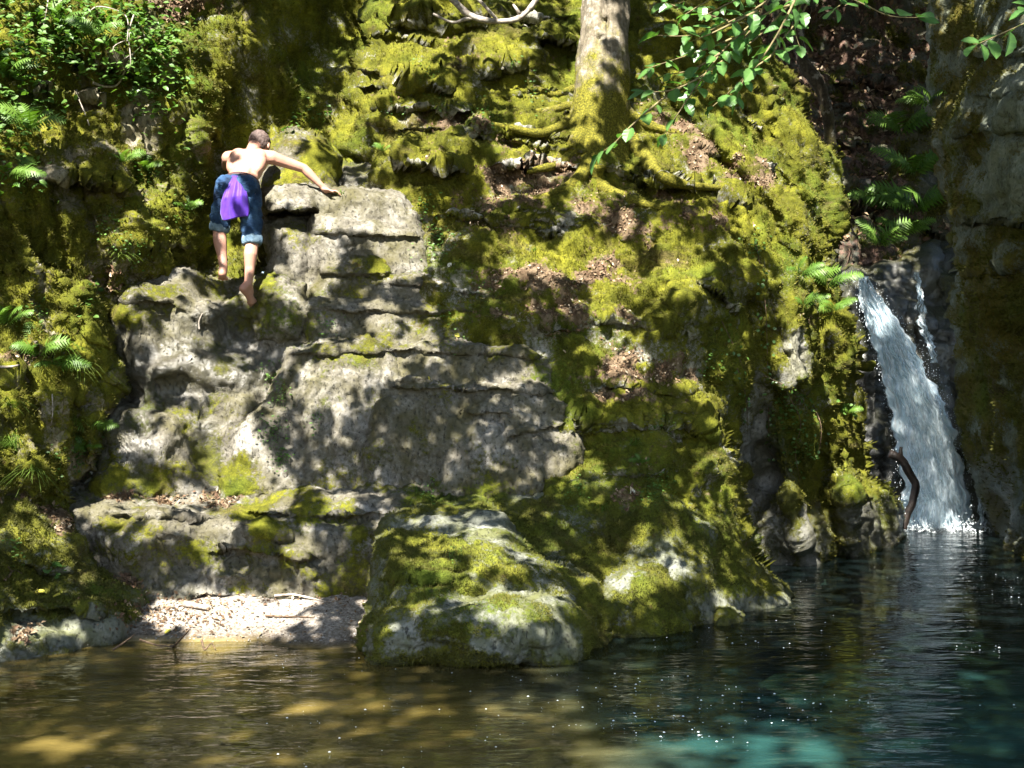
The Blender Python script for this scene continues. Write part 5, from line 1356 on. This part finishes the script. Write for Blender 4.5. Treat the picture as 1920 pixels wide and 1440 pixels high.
# single fallen leaves that show
yl = NT('yellow_leaf'); M['yellow'] = yl.fin(yl.bsdf((0.40, 0.36, 0.05), 0.6)); tn = NT('tan_leaf'); M['tan'] = tn.fin(tn.bsdf((0.42, 0.31, 0.19), 0.7)); wl = NT('bleached_leaf'); M['pale'] = wl.fin(wl.bsdf((0.62, 0.60, 0.50), 0.6))
for x, y, s, m_, lab in [(857, 628, .055, 'yellow', 'yellow-green fallen leaf on the shaded step'), (856, 639, .04, 'tan', 'brown leaf lying just under the yellow-green one'), (1061, 662, .05, 'tan', 'round tan leaf on the dark moss of the bank'), (843, 498, .05, 'pale', 'bleached white leaf on the moss beside the upper steps'),
                      (803, 712, .045, 'yellow', 'small yellow leaf on the lip of the big slab'), (72, 1112, .09, 'yellow', 'large yellow leaf hanging on the lower left bank'), (104, 1120, .08, 'yellow', 'curled yellow leaf right of the large one on the left bank'), (356, 672, .05, 'pale', 'pale leaf on the bright wet rock of the chute'),
                      (315, 1186, .05, 'yellow', 'yellow leaf at the waterline of the beach'), (958, 768, .02, 'tan', 'tiny round leaf on the middle of the big slab'), (1186, 925, .06, 'pale', 'narrow pale leaf on top of the largest boulder'), (1396, 655, .11, 'pale', 'bare pale stone chip set in the dark moss of the bank')]:
    c, nn = SURF.cam(x, y)
    if c is None: continue
    V, t, _v = leaf_shape(s, s * .72, 5, .03, .2, .15)
    up = (nn + Vector((random.gauss(0, .2), -.3, .3))).normalized()
    dv = Vector((math.cos(x), 0.2, math.sin(x) * .7))
    W = (V - [0, s / 2, 0]) @ np.array(frame(dv, up)).T
    if 'stone' in lab: continue
    o = link('fallen_leaf', mesh_np('fallen_leaf', W, tris=t, smooth=False), M[m_]); o.location = c + nn * .012
    tag(o, lab, 'leaf')

# ------------------------------------------------------------------ moss sprigs, leaf litter (nobody could count them)
def sprigs(rec, n_, size, mat, thr=0.45):
    pr = np.clip(rec['moss'] - thr, 0, 1) * (1 - np.clip(rec['lit'] * 1.6, 0, 1)) * (rec['D'] > -4) * (rec['px'] > -60) * (rec['px'] < 1980) * (rec['py'] > -60)
    pr = pr * (0.25 + np.clip(fbm(rec['P'] * 6.0, 2) + .3, 0, 1))
    if pr.sum() <= 0: return
    i = RNG.choice(len(pr), n_, p=pr / pr.sum())
    P = rec['P'][i] + RNG.normal(0, .006, (n_, 3)); N = rec['N'][i]
    up = N * 0.9 + np.array([0, 0, 0.35]) + RNG.normal(0, .38, (n_, 3)); up /= np.linalg.norm(up, axis=1)[:, None]
    sd_ = np.cross(up, RNG.normal(0, 1, (n_, 3))); sd_ /= np.linalg.norm(sd_, axis=1)[:, None] + 1e-9
    L = size * RNG.uniform(.5, 1.5, (n_, 1)); W = L * RNG.uniform(.14, .26, (n_, 1))
    V = np.stack([P - sd_ * W - N * .004, P + sd_ * W - N * .004, P + up * L], 1).reshape(-1, 3)
    me = mesh_np('moss', V, tris=np.arange(n_ * 3).reshape(-1, 3), smooth=False)
    o = link('moss', me, mat, rec['o']); o['kind'] = 'stuff'
for key, n_, sz, mt in (('mossy_bank8', 150000, .015, 'mosstuft'), ('mossy_cliff7', 80000, .017, 'mosstuft'), ('cliff5', 80000, .019, 'mosstuft'), ('rock_recess4', 26000, .024, 'mosstuft'), ('mossy_bank21', 20000, .016, 'darktuft'),
                       ('boulder31', 42000, .014, 'darktuft'), ('boulder32', 30000, .013, 'darktuft'), ('boulder33', 7000, .013, 'darktuft'), ('boulder34', 14000, .012, 'darktuft'), ('cliff3', 20000, .03, 'darktuft'), ('hillside1', 12000, .05, 'darktuft')):
    sprigs(SH[key], n_, sz, M[mt])
V4, T4, _ = leaf_shape(1.0, .62, 2, 0, .3, .2)
a = Acc()
def scatter_litter(rec, n_, s0, s1, thr=.3):
    pr = np.clip(rec['lit'] - thr, 0, 1) * (rec['px'] > -60) * (rec['px'] < 1980) * (rec['py'] > -60) * (rec['D'] > 0)
    if pr.sum() <= 0: return
    for i in RNG.choice(len(pr), n_, p=pr / pr.sum()):
        nn = Vector(rec['N'][i]) + Vector(RNG.normal(0, .35, 3)); dv = Vector(RNG.normal(0, 1, 3)); s = RNG.uniform(s0, s1)
        a.add((V4 * s) @ np.array(frame(dv, nn.normalized())).T + rec['P'][i] + rec['N'][i] * RNG.uniform(.003, .02), None, T4)
for key, n_, s0, s1 in (('mossy_bank8', 4600, .014, .038), ('mossy_cliff7', 700, .016, .04), ('cliff5', 900, .02, .06), ('rock_ledge9', 900, .02, .05), ('mossy_bank21', 350, .02, .05), ('hillside1', 5200, .05, .12), ('boulder31', 160, .02, .05)):
    scatter_litter(SH[key], n_, s0, s1)
for _ in range(900):
    x, y = (random.gauss(320, 60), random.gauss(1150, 16)) if random.random() < .6 else (random.uniform(260, 690), random.uniform(1112, 1195))
    c, nn = SURF.cam(x, y)
    if c is None or c.z < .004 or c.z > .5: continue
    s = random.uniform(.012, .042)
    a.add((V4 * s) @ np.array(frame(Vector(RNG.normal(0, 1, 3)), (nn + Vector(RNG.normal(0, .3, 3))).normalized())).T + np.array(c + nn * .008), None, T4)
tag(link('leaf_litter', a.mesh('leaf_litter', False), M['litter']), 'brown fallen leaves strewn over the rock, the beach and the slopes', 'leaves', kind='stuff')
# small stones on the beach
a = Acc()
bm = bmesh.new(); bmesh.ops.create_icosphere(bm, subdivisions=1, radius=1); bm.verts.ensure_lookup_table()
IV = np.array([tuple(v.co) for v in bm.verts]); IT = np.array([[v.index for v in f.verts] for f in bm.faces]); bm.free()
for _ in range(700):
    x, y = random.uniform(268, 672), random.uniform(1122, 1205)
    c, nn = SURF.cam(x, y)
    if c is None or c.z < -.03 or c.z > .3 or nn.z < .75: continue
    s = random.uniform(.003, .010) * (1.8 if random.random() < .05 else 1)
    a.add(IV * s * RNG.uniform(.5, 1.3, 3) * [1, 1, .6] + np.array(c), None, IT)
n = NT('beach_gravel'); g = n.n('ShaderNodeNewGeometry').outputs['Random Per Island']
M['gravel'] = n.fin(n.bsdf(n.ramp(g, [(0, (.06, .055, .048)), (.5, (.19, .175, .155)), (1, (.36, .34, .31))]), .85))
tag(link('gravel', a.mesh('gravel'), M['gravel']), 'small grey pebbles scattered on the beach', 'gravel', kind='stuff')
# ------------------------------------------------------------------ unseen leaves added overhead, each placed to cast the dappled shade
GAPS = [  # sun patches wanted on the ground, kept free of added leaves: x, y, rx, ry, tilt, openness
 (100,40,130,60,0,.75),(230,60,60,50,0,.9),(280,20,60,30,0,.8),(30,230,60,50,0,.6),(90,90,60,40,0,.8),(60,260,40,20,0,.9),
 (330,30,70,40,0,.95),(350,140,46,112,-15,.95),(300,160,30,60,0,.7),(415,80,50,90,0,.85),(410,190,45,60,0,.8),(445,130,22,90,-8,.35),
 (250,220,20,40,0,.9),(120,210,14,30,0,.7),(200,240,20,40,0,.4),(370,230,40,40,0,.85),(330,200,25,30,0,.7),
 (462,290,62,48,0,1),(455,262,40,26,0,1),(430,330,50,20,0,.9),(476,375,16,36,0,.9),(446,340,14,12,0,.8),(545,300,40,30,30,.8),(590,350,30,16,0,.9),(470,490,14,34,0,1),(418,480,10,30,0,.7),(400,300,30,30,0,.8),
 (330,350,50,30,0,.8),(270,300,40,20,0,.7),(280,400,60,40,0,.6),(170,400,60,30,0,.5),(100,440,30,40,0,.5),(220,460,50,40,0,.6),(310,430,40,30,0,.5),
 (110,520,40,30,0,.95),(150,530,30,25,0,.9),(70,560,50,30,0,.5),(90,660,80,50,0,.8),(30,800,40,60,0,.6),(60,900,60,40,0,.5),(150,600,40,40,0,.6),(180,780,30,40,0,.5),(110,880,50,40,0,.5),
 (320,685,42,30,-30,1),(390,710,60,22,0,.95),(340,590,30,40,0,.8),(290,540,60,15,0,.85),(370,600,25,25,0,.6),(450,735,42,20,-20,.95),(300,640,25,20,0,.8),(250,560,25,30,0,.5),(410,560,25,15,0,.4),
 (330,820,30,45,0,.65),(295,800,22,60,0,.4),(370,880,20,40,0,.35),(430,790,50,30,-20,.75),(440,880,50,48,0,1),(500,905,50,28,0,.75),(480,830,30,40,20,.65),(230,840,20,30,0,.5),(525,525,50,14,0,.95),(540,560,30,25,0,.5),
 (690,377,92,18,0,1),(560,362,50,10,0,.85),(720,427,84,22,0,1),(600,440,36,40,0,1),(760,470,42,35,0,1),(588,505,26,36,0,1),(640,430,50,16,0,.9),(545,450,26,34,0,.6),(740,511,42,8,0,.95),(540,280,50,30,0,.7),(660,290,40,14,0,.5),(600,330,40,20,0,.5),
 (715,595,20,18,0,.95),(780,580,40,30,0,.45),(785,630,22,12,0,.85),(690,690,52,20,0,.9),(720,660,60,25,0,.7),(620,715,60,36,0,.8),(580,760,50,50,0,.5),(650,780,30,50,0,.6),(790,665,50,18,0,.6),(860,690,60,12,0,.4),(965,690,42,14,0,.6),(950,728,34,12,0,.6),
 (870,790,16,60,0,.55),(1065,800,25,25,0,.7),(960,780,22,20,0,.5),(940,860,30,30,0,.4),(1010,830,50,30,0,.35),(640,850,40,60,0,.4),(660,642,60,12,0,.5),
 (160,935,34,15,0,1),(230,960,62,14,0,.85),(300,990,42,20,0,.85),(390,1000,32,30,0,.85),(480,942,60,10,0,.85),(360,1060,60,30,0,.45),(572,1040,20,32,0,.75),(600,1090,30,30,0,.4),(250,1000,30,20,0,.5),(640,945,40,8,0,.7),(330,930,60,8,0,.6),(500,990,20,26,0,.5),
 (430,1160,112,30,0,1),(500,1125,80,13,0,1),(380,1130,60,16,0,.8),(330,1150,50,25,0,.7),(600,1150,60,20,0,.4),(410,1195,60,14,0,.8),
 (40,1180,50,15,0,.95),(130,1180,42,14,0,.6),(40,1000,60,50,0,.6),(115,1020,40,40,0,.62),(120,1090,50,26,0,.5),(60,960,70,12,18,.6),(230,1160,15,20,0,.4),(30,1215,60,10,0,.5),
 (860,980,60,10,0,.5),(905,1020,56,10,0,.8),(830,1055,62,22,0,.65),(960,1060,72,20,0,.5),(870,1112,70,12,0,.6),(960,1140,62,20,0,.85),(1030,1132,30,20,0,.75),(780,1150,50,20,0,.45),(860,1190,40,15,0,.3),(1190,1090,42,24,-25,1),(1250,1070,32,12,0,.7),(1070,870,42,8,0,.95),(950,920,60,12,-20,.6),(1180,910,40,20,0,.4),(1010,1200,30,20,0,.6),(800,1030,30,15,0,.5),(1360,1145,15,8,0,.5),
 (730,90,50,40,0,.9),(690,160,30,55,0,.95),(650,250,20,50,0,.85),(760,100,60,30,0,.85),(850,80,60,20,0,.6),(950,115,42,24,0,1),(920,90,30,20,0,.9),(800,170,80,20,0,.55),(730,220,42,20,0,.75),(780,300,52,18,0,.85),(740,290,30,20,0,.9),(850,250,60,30,0,.55),(960,170,60,15,0,.6),(1000,260,50,25,0,.95),(1020,190,60,20,0,.85),(1055,180,26,30,0,.9),(890,230,40,15,0,.6),(900,140,40,14,0,.4),(990,290,40,26,0,.85),(720,40,40,20,0,.7),(970,40,60,12,0,.5),(870,20,60,10,0,.5),
 (1108,50,14,110,0,.8),(1152,50,10,60,0,.6),(1095,220,20,60,0,.6),(1140,140,20,50,0,.6),(1100,130,20,40,0,.8),
 (1290,250,60,30,0,.6),(1230,210,30,15,0,.7),(1350,270,62,30,30,.95),(1320,330,50,20,0,.8),(1430,230,22,40,0,.8),(1230,280,42,25,0,.7),(1200,270,30,20,0,.5),(1300,285,52,20,20,.9),(1400,320,72,30,40,1),(1470,220,30,44,-40,.75),(1450,265,42,40,45,.85),(1500,280,20,60,-20,.65),(1532,330,20,74,-15,.95),(1440,385,52,62,40,1),(1480,440,40,72,-20,.95),(1512,400,25,70,-15,.7),(1555,400,15,84,0,.85),(1380,380,42,30,0,.7),(1350,400,42,40,0,.5),(1320,470,30,30,0,.4),(1400,500,30,40,0,.5),
 (1090,480,42,30,0,.85),(960,480,52,30,0,.7),(1010,500,60,15,0,.7),(1150,510,42,40,0,.85),(1280,500,22,52,-20,.9),(1180,420,60,20,0,.6),(1230,440,42,20,0,.6),(1060,380,42,20,0,.6),(1105,368,28,20,0,.7),(1250,540,52,14,-10,.75),(900,500,30,20,0,.3),(1140,590,15,48,-20,.95),(1130,640,13,28,-25,.85),(1180,690,26,30,0,.75),(1340,720,60,22,0,.65),(1370,690,15,25,0,.5),(1230,720,40,12,0,.55),(1320,745,50,15,0,.5),(1050,590,50,20,0,.25),(1362,870,13,72,-8,.8),(1390,970,11,44,-10,.6),(1180,770,30,20,0,.3),(870,480,30,15,0,.4),(1000,320,50,12,0,.75),(1050,320,40,14,0,.5),
 (1490,670,30,42,0,1),(1535,560,62,52,0,.95),(1520,620,40,40,0,.85),(1505,740,30,60,-10,.75),(1560,700,30,104,-10,.9),(1582,640,20,84,0,.95),(1582,820,20,52,0,.95),(1602,900,22,96,-5,1),(1585,560,26,80,-5,1),(1565,470,20,60,0,.95),(1545,640,40,90,-8,.95),(1510,1010,15,38,0,1),(1592,980,20,62,0,.6),(1540,800,20,40,0,.5),(1625,940,20,50,0,.6),(1480,560,25,40,0,.6),(1450,500,25,40,0,.5),(1480,780,40,30,0,.4),(1645,960,15,42,0,.5),(1425,450,20,20,0,.5),
 (1620,50,42,25,0,.35),(1640,140,52,20,0,.45),(1560,150,30,22,0,.45),(1640,370,26,26,0,.4),(1645,450,42,15,0,.5),(1722,465,32,12,0,.8),(1740,110,12,60,0,.3),
 (1645,612,18,16,40,.9),(1870,310,60,80,0,.10),(1780,15,24,24,0,.6),
 (150,1400,130,20,0,.6),(700,1335,160,26,0,.5),(1000,1325,90,20,0,.5),(1180,1400,120,34,0,.5),(1420,1380,190,34,0,.55),(1330,1425,260,30,0,.68),(1600,1400,120,40,0,.4),(1040,1250,60,18,0,.4),(420,1300,160,20,0,.3),(520,1420,160,20,0,.4),(250,1330,120,20,0,.3),
]
GAPS = [(x, y, rx, ry, ro, min(1, v + .22) if x < 400 and y < 950 else v) for x, y, rx, ry, ro, v in GAPS]
def openness(px, py):
    n3 = np.c_[px / 46.0, py / 46.0, np.full(px.size, 8.8)]
    ww = np.where(py > 1225, 34, 9); wx, wy = ww * fbm(n3, 3), ww * 0.6 * fbm(n3 + 40, 3)
    L = np.full(px.size, 0.03)
    for (cx, cy_, rx, ry, rot, v) in GAPS:
        m = np.abs(px - cx) < 1.7 * max(rx, ry) + 40
        if not m.any(): continue
        e = ell(px[m] + wx[m], py[m] + wy[m], cx, cy_, rx + (16 if v > .6 else 8), ry + (18 if v > .6 else 8), rot, 0.16)
        L[m] = np.maximum(L[m], v * e)
    v = sstep(0.22, 0.90, L)
    q = fbm(np.c_[px / 30.0, py / 24.0, np.full(px.size, 2.6)], 2)
    q = 0.5 + 0.5 * np.tanh(1.9 * q)
    return np.clip(sstep(-0.16, 0.16, v - q), 0.02, 1)
LEAF_N = 60000
TAU = 4.6
big_objs = terrain_objs + [bed, water, trunk, person] + [c for c in fall.children if c.name.startswith('cascade')] + list(bent.children)
SURF2 = Surf(big_objs); SELF = Surf(terrain_objs + [bed, trunk])
X0, X1, Y0, Y1 = -300, 2220, -380, 1520
px = RNG.uniform(X0, X1, LEAF_N); py = RNG.uniform(Y0, Y1, LEAF_N)
cell_px = (X1 - X0) * (Y1 - Y0) / LEAF_N
def open_all(px, py):
    return np.where((px < -30) | (px > 1950) | (py < -30), 0.12, openness(px, py))
op = open_all(px, py)
near = op.copy()
for ax_, ay_ in ((50, 0), (-50, 0), (0, 60), (0, -60), (36, 40), (-36, -40), (36, -40), (-36, 40), (25, 0), (-25, 0), (0, 28), (0, -28)):
    near = np.maximum(near, open_all(px + ax_, py + ay_))
tl = np.array([[0, 0, 0], [-.5, .55, .05], [.5, .55, .05], [-.42, 1.05, .02], [.42, 1.05, .02], [0, 1.6, -.12], [0, .7, -.05]])
tt = np.array([[0, 6, 1], [0, 2, 6], [1, 6, 3], [6, 2, 4], [3, 6, 5], [6, 4, 5]])
a = Acc()
def in_view(p):
    if p.y < 0.3: return False
    x = 960 + p.x / p.y * F; y = 720 - (p.z - CAMZ) / p.y * F
    return -90 < x < 2010 and -110 < y < 1600
n_leaf = 0
# most shade leaves are left out sunward of the beech sprays to light them
E1 = np.array(SUN.orthogonal().normalized()); E2 = np.cross(np.array(SUN), E1)
bpy.context.view_layer.update()
LITLEAF = set()
for o in bpy.data.objects:
    if o.name.startswith('leaf') and o.parent and o.parent.name.startswith('beech_branch'):
        c = np.array(o.matrix_world.translation); u0, v0 = int(math.floor(c @ E1 / .09)), int(math.floor(c @ E2 / .09))
        LITLEAF.update((u0 + i, v0 + j) for i in (-1, 0, 1) for j in (-1, 0, 1))
for k in range(LEAF_N):
    if RNG.random() < op[k] ** 0.7: continue
    h, nn = SURF2.cam(px[k], py[k])
    if h is None: continue
    if 14.7 < h.y < 16.2 and 512 < py[k] < 990 and np.interp(py[k], [p_[1] for p_ in FL], [p_[0] for p_ in FL]) < px[k] < np.interp(py[k], [p_[1] for p_ in FR], [p_[0] for p_ in FR]): continue
    if nn.dot(SUN) < 0.02 or SELF.b.ray_cast(h + nn * .03 + SUN * .14, SUN)[0] is not None: continue
    vd = (h - Vector((0, 0, CAMZ))); dist = vd.length; vd = vd / dist
    area = cell_px * (dist / F) ** 2 / max(0.06, -nn.dot(vd)) * max(0.05, nn.dot(SUN))
    deep = near[k] < 0.12
    s0 = 0.10 if deep else 0.052
    nl = min(9.0, (TAU * (3.0 if h.y > 14 else 1.4) if deep else TAU) * area / (1.15 * s0 * s0))
    for _ in range(int(nl) + (RNG.random() < nl % 1.0)):
        for t in ((RNG.uniform(9, 16) if h.z < 0.02 else RNG.uniform(3.6, 8.0)), RNG.uniform(7, 11), RNG.uniform(10, 15), 18):
            c = h + SUN * t + Vector(RNG.normal(0, 0.02, 3))
            if not in_view(c): break
        else: continue
        cc = np.array(c)
        if (int(math.floor(cc @ E1 / .09)), int(math.floor(cc @ E2 / .09))) in LITLEAF and RNG.random() < .8: continue
        s = s0 * RNG.uniform(0.85, 1.2)
        zz = (SUN + Vector(RNG.normal(0, 0.3, 3))).normalized(); xx = zz.orthogonal().normalized(); xx.rotate(Quaternion(zz, RNG.uniform(0, 6.28))); yy = zz.cross(xx)
        a.add((tl - [0, .8, 0]) @ (np.array([xx, yy, zz]) * s) + np.array(c), None, tt)
        n_leaf += 1
print('canopy leaves', n_leaf)
# more unseen leaves added to shade the fall, sparing spots near its head
me = next(c for c in fall.children if c.name.startswith('cascade')).data
FV = np.empty(len(me.vertices) * 3, np.float32); me.vertices.foreach_get('co', FV); FV = FV.reshape(-1, 3)
for k in RNG.integers(0, len(FV), 2500):
    h = Vector(FV[k]); x = 960 + h.x / h.y * F; y = 720 - (h.z - CAMZ) / h.y * F
    if (x - 1650) ** 2 + (y - 612) ** 2 < 26 ** 2 or (x - 1616) ** 2 + (y - 545) ** 2 < 12 ** 2: continue
    for t in (RNG.uniform(15, 19), 20):
        c = h + SUN * t + Vector(RNG.normal(0, .05, 3))
        if not in_view(c): break
    else: continue
    zz = (SUN + Vector(RNG.normal(0, 0.3, 3))).normalized(); xx = zz.orthogonal().normalized(); xx.rotate(Quaternion(zz, RNG.uniform(0, 6.28))); yy = zz.cross(xx)
    a.add((tl - [0, .8, 0]) @ (np.array([xx, yy, zz]) * RNG.uniform(.042, .060)) + np.array(c), None, tt)
# loose leaf clouds added out of view to block sky light over the gorge
for _ in range(26000):
    u = RNG.random()
    if u < .5: c = np.array([RNG.uniform(0.5, 14), RNG.uniform(11.5, 27), RNG.uniform(9.0, 12.5)])
    elif u < .75: c = np.array([RNG.uniform(-15, 1), RNG.uniform(13.0, 22), RNG.uniform(9.5, 13)])
    else: c = np.array([RNG.uniform(6.0, 14), RNG.uniform(3, 14), RNG.uniform(8.0, 13.0)])
    if in_view(Vector(c)): continue
    zz = Vector(RNG.normal(0, .5, 3) + [0, 0, 1]).normalized(); xx = zz.orthogonal().normalized(); xx.rotate(Quaternion(zz, RNG.uniform(0, 6.28))); yy = zz.cross(xx)
    a.add((tl - [0, .8, 0]) @ (np.array([xx, yy, zz]) * RNG.uniform(.12, .22)) + c, None, tt)
M['shade_canopy'] = leaf_material('shade_canopy_leaves', (0.03, 0.07, 0.008), (0.07, 0.13, 0.015), 0.2, 0.5)
can = link('unseen_shade_leaves', a.mesh('unseen_shade_leaves'), M['shade_canopy'])
tag(can, 'unseen leaves placed overhead to dapple the gorge with shade', 'foliage', kind='stuff')
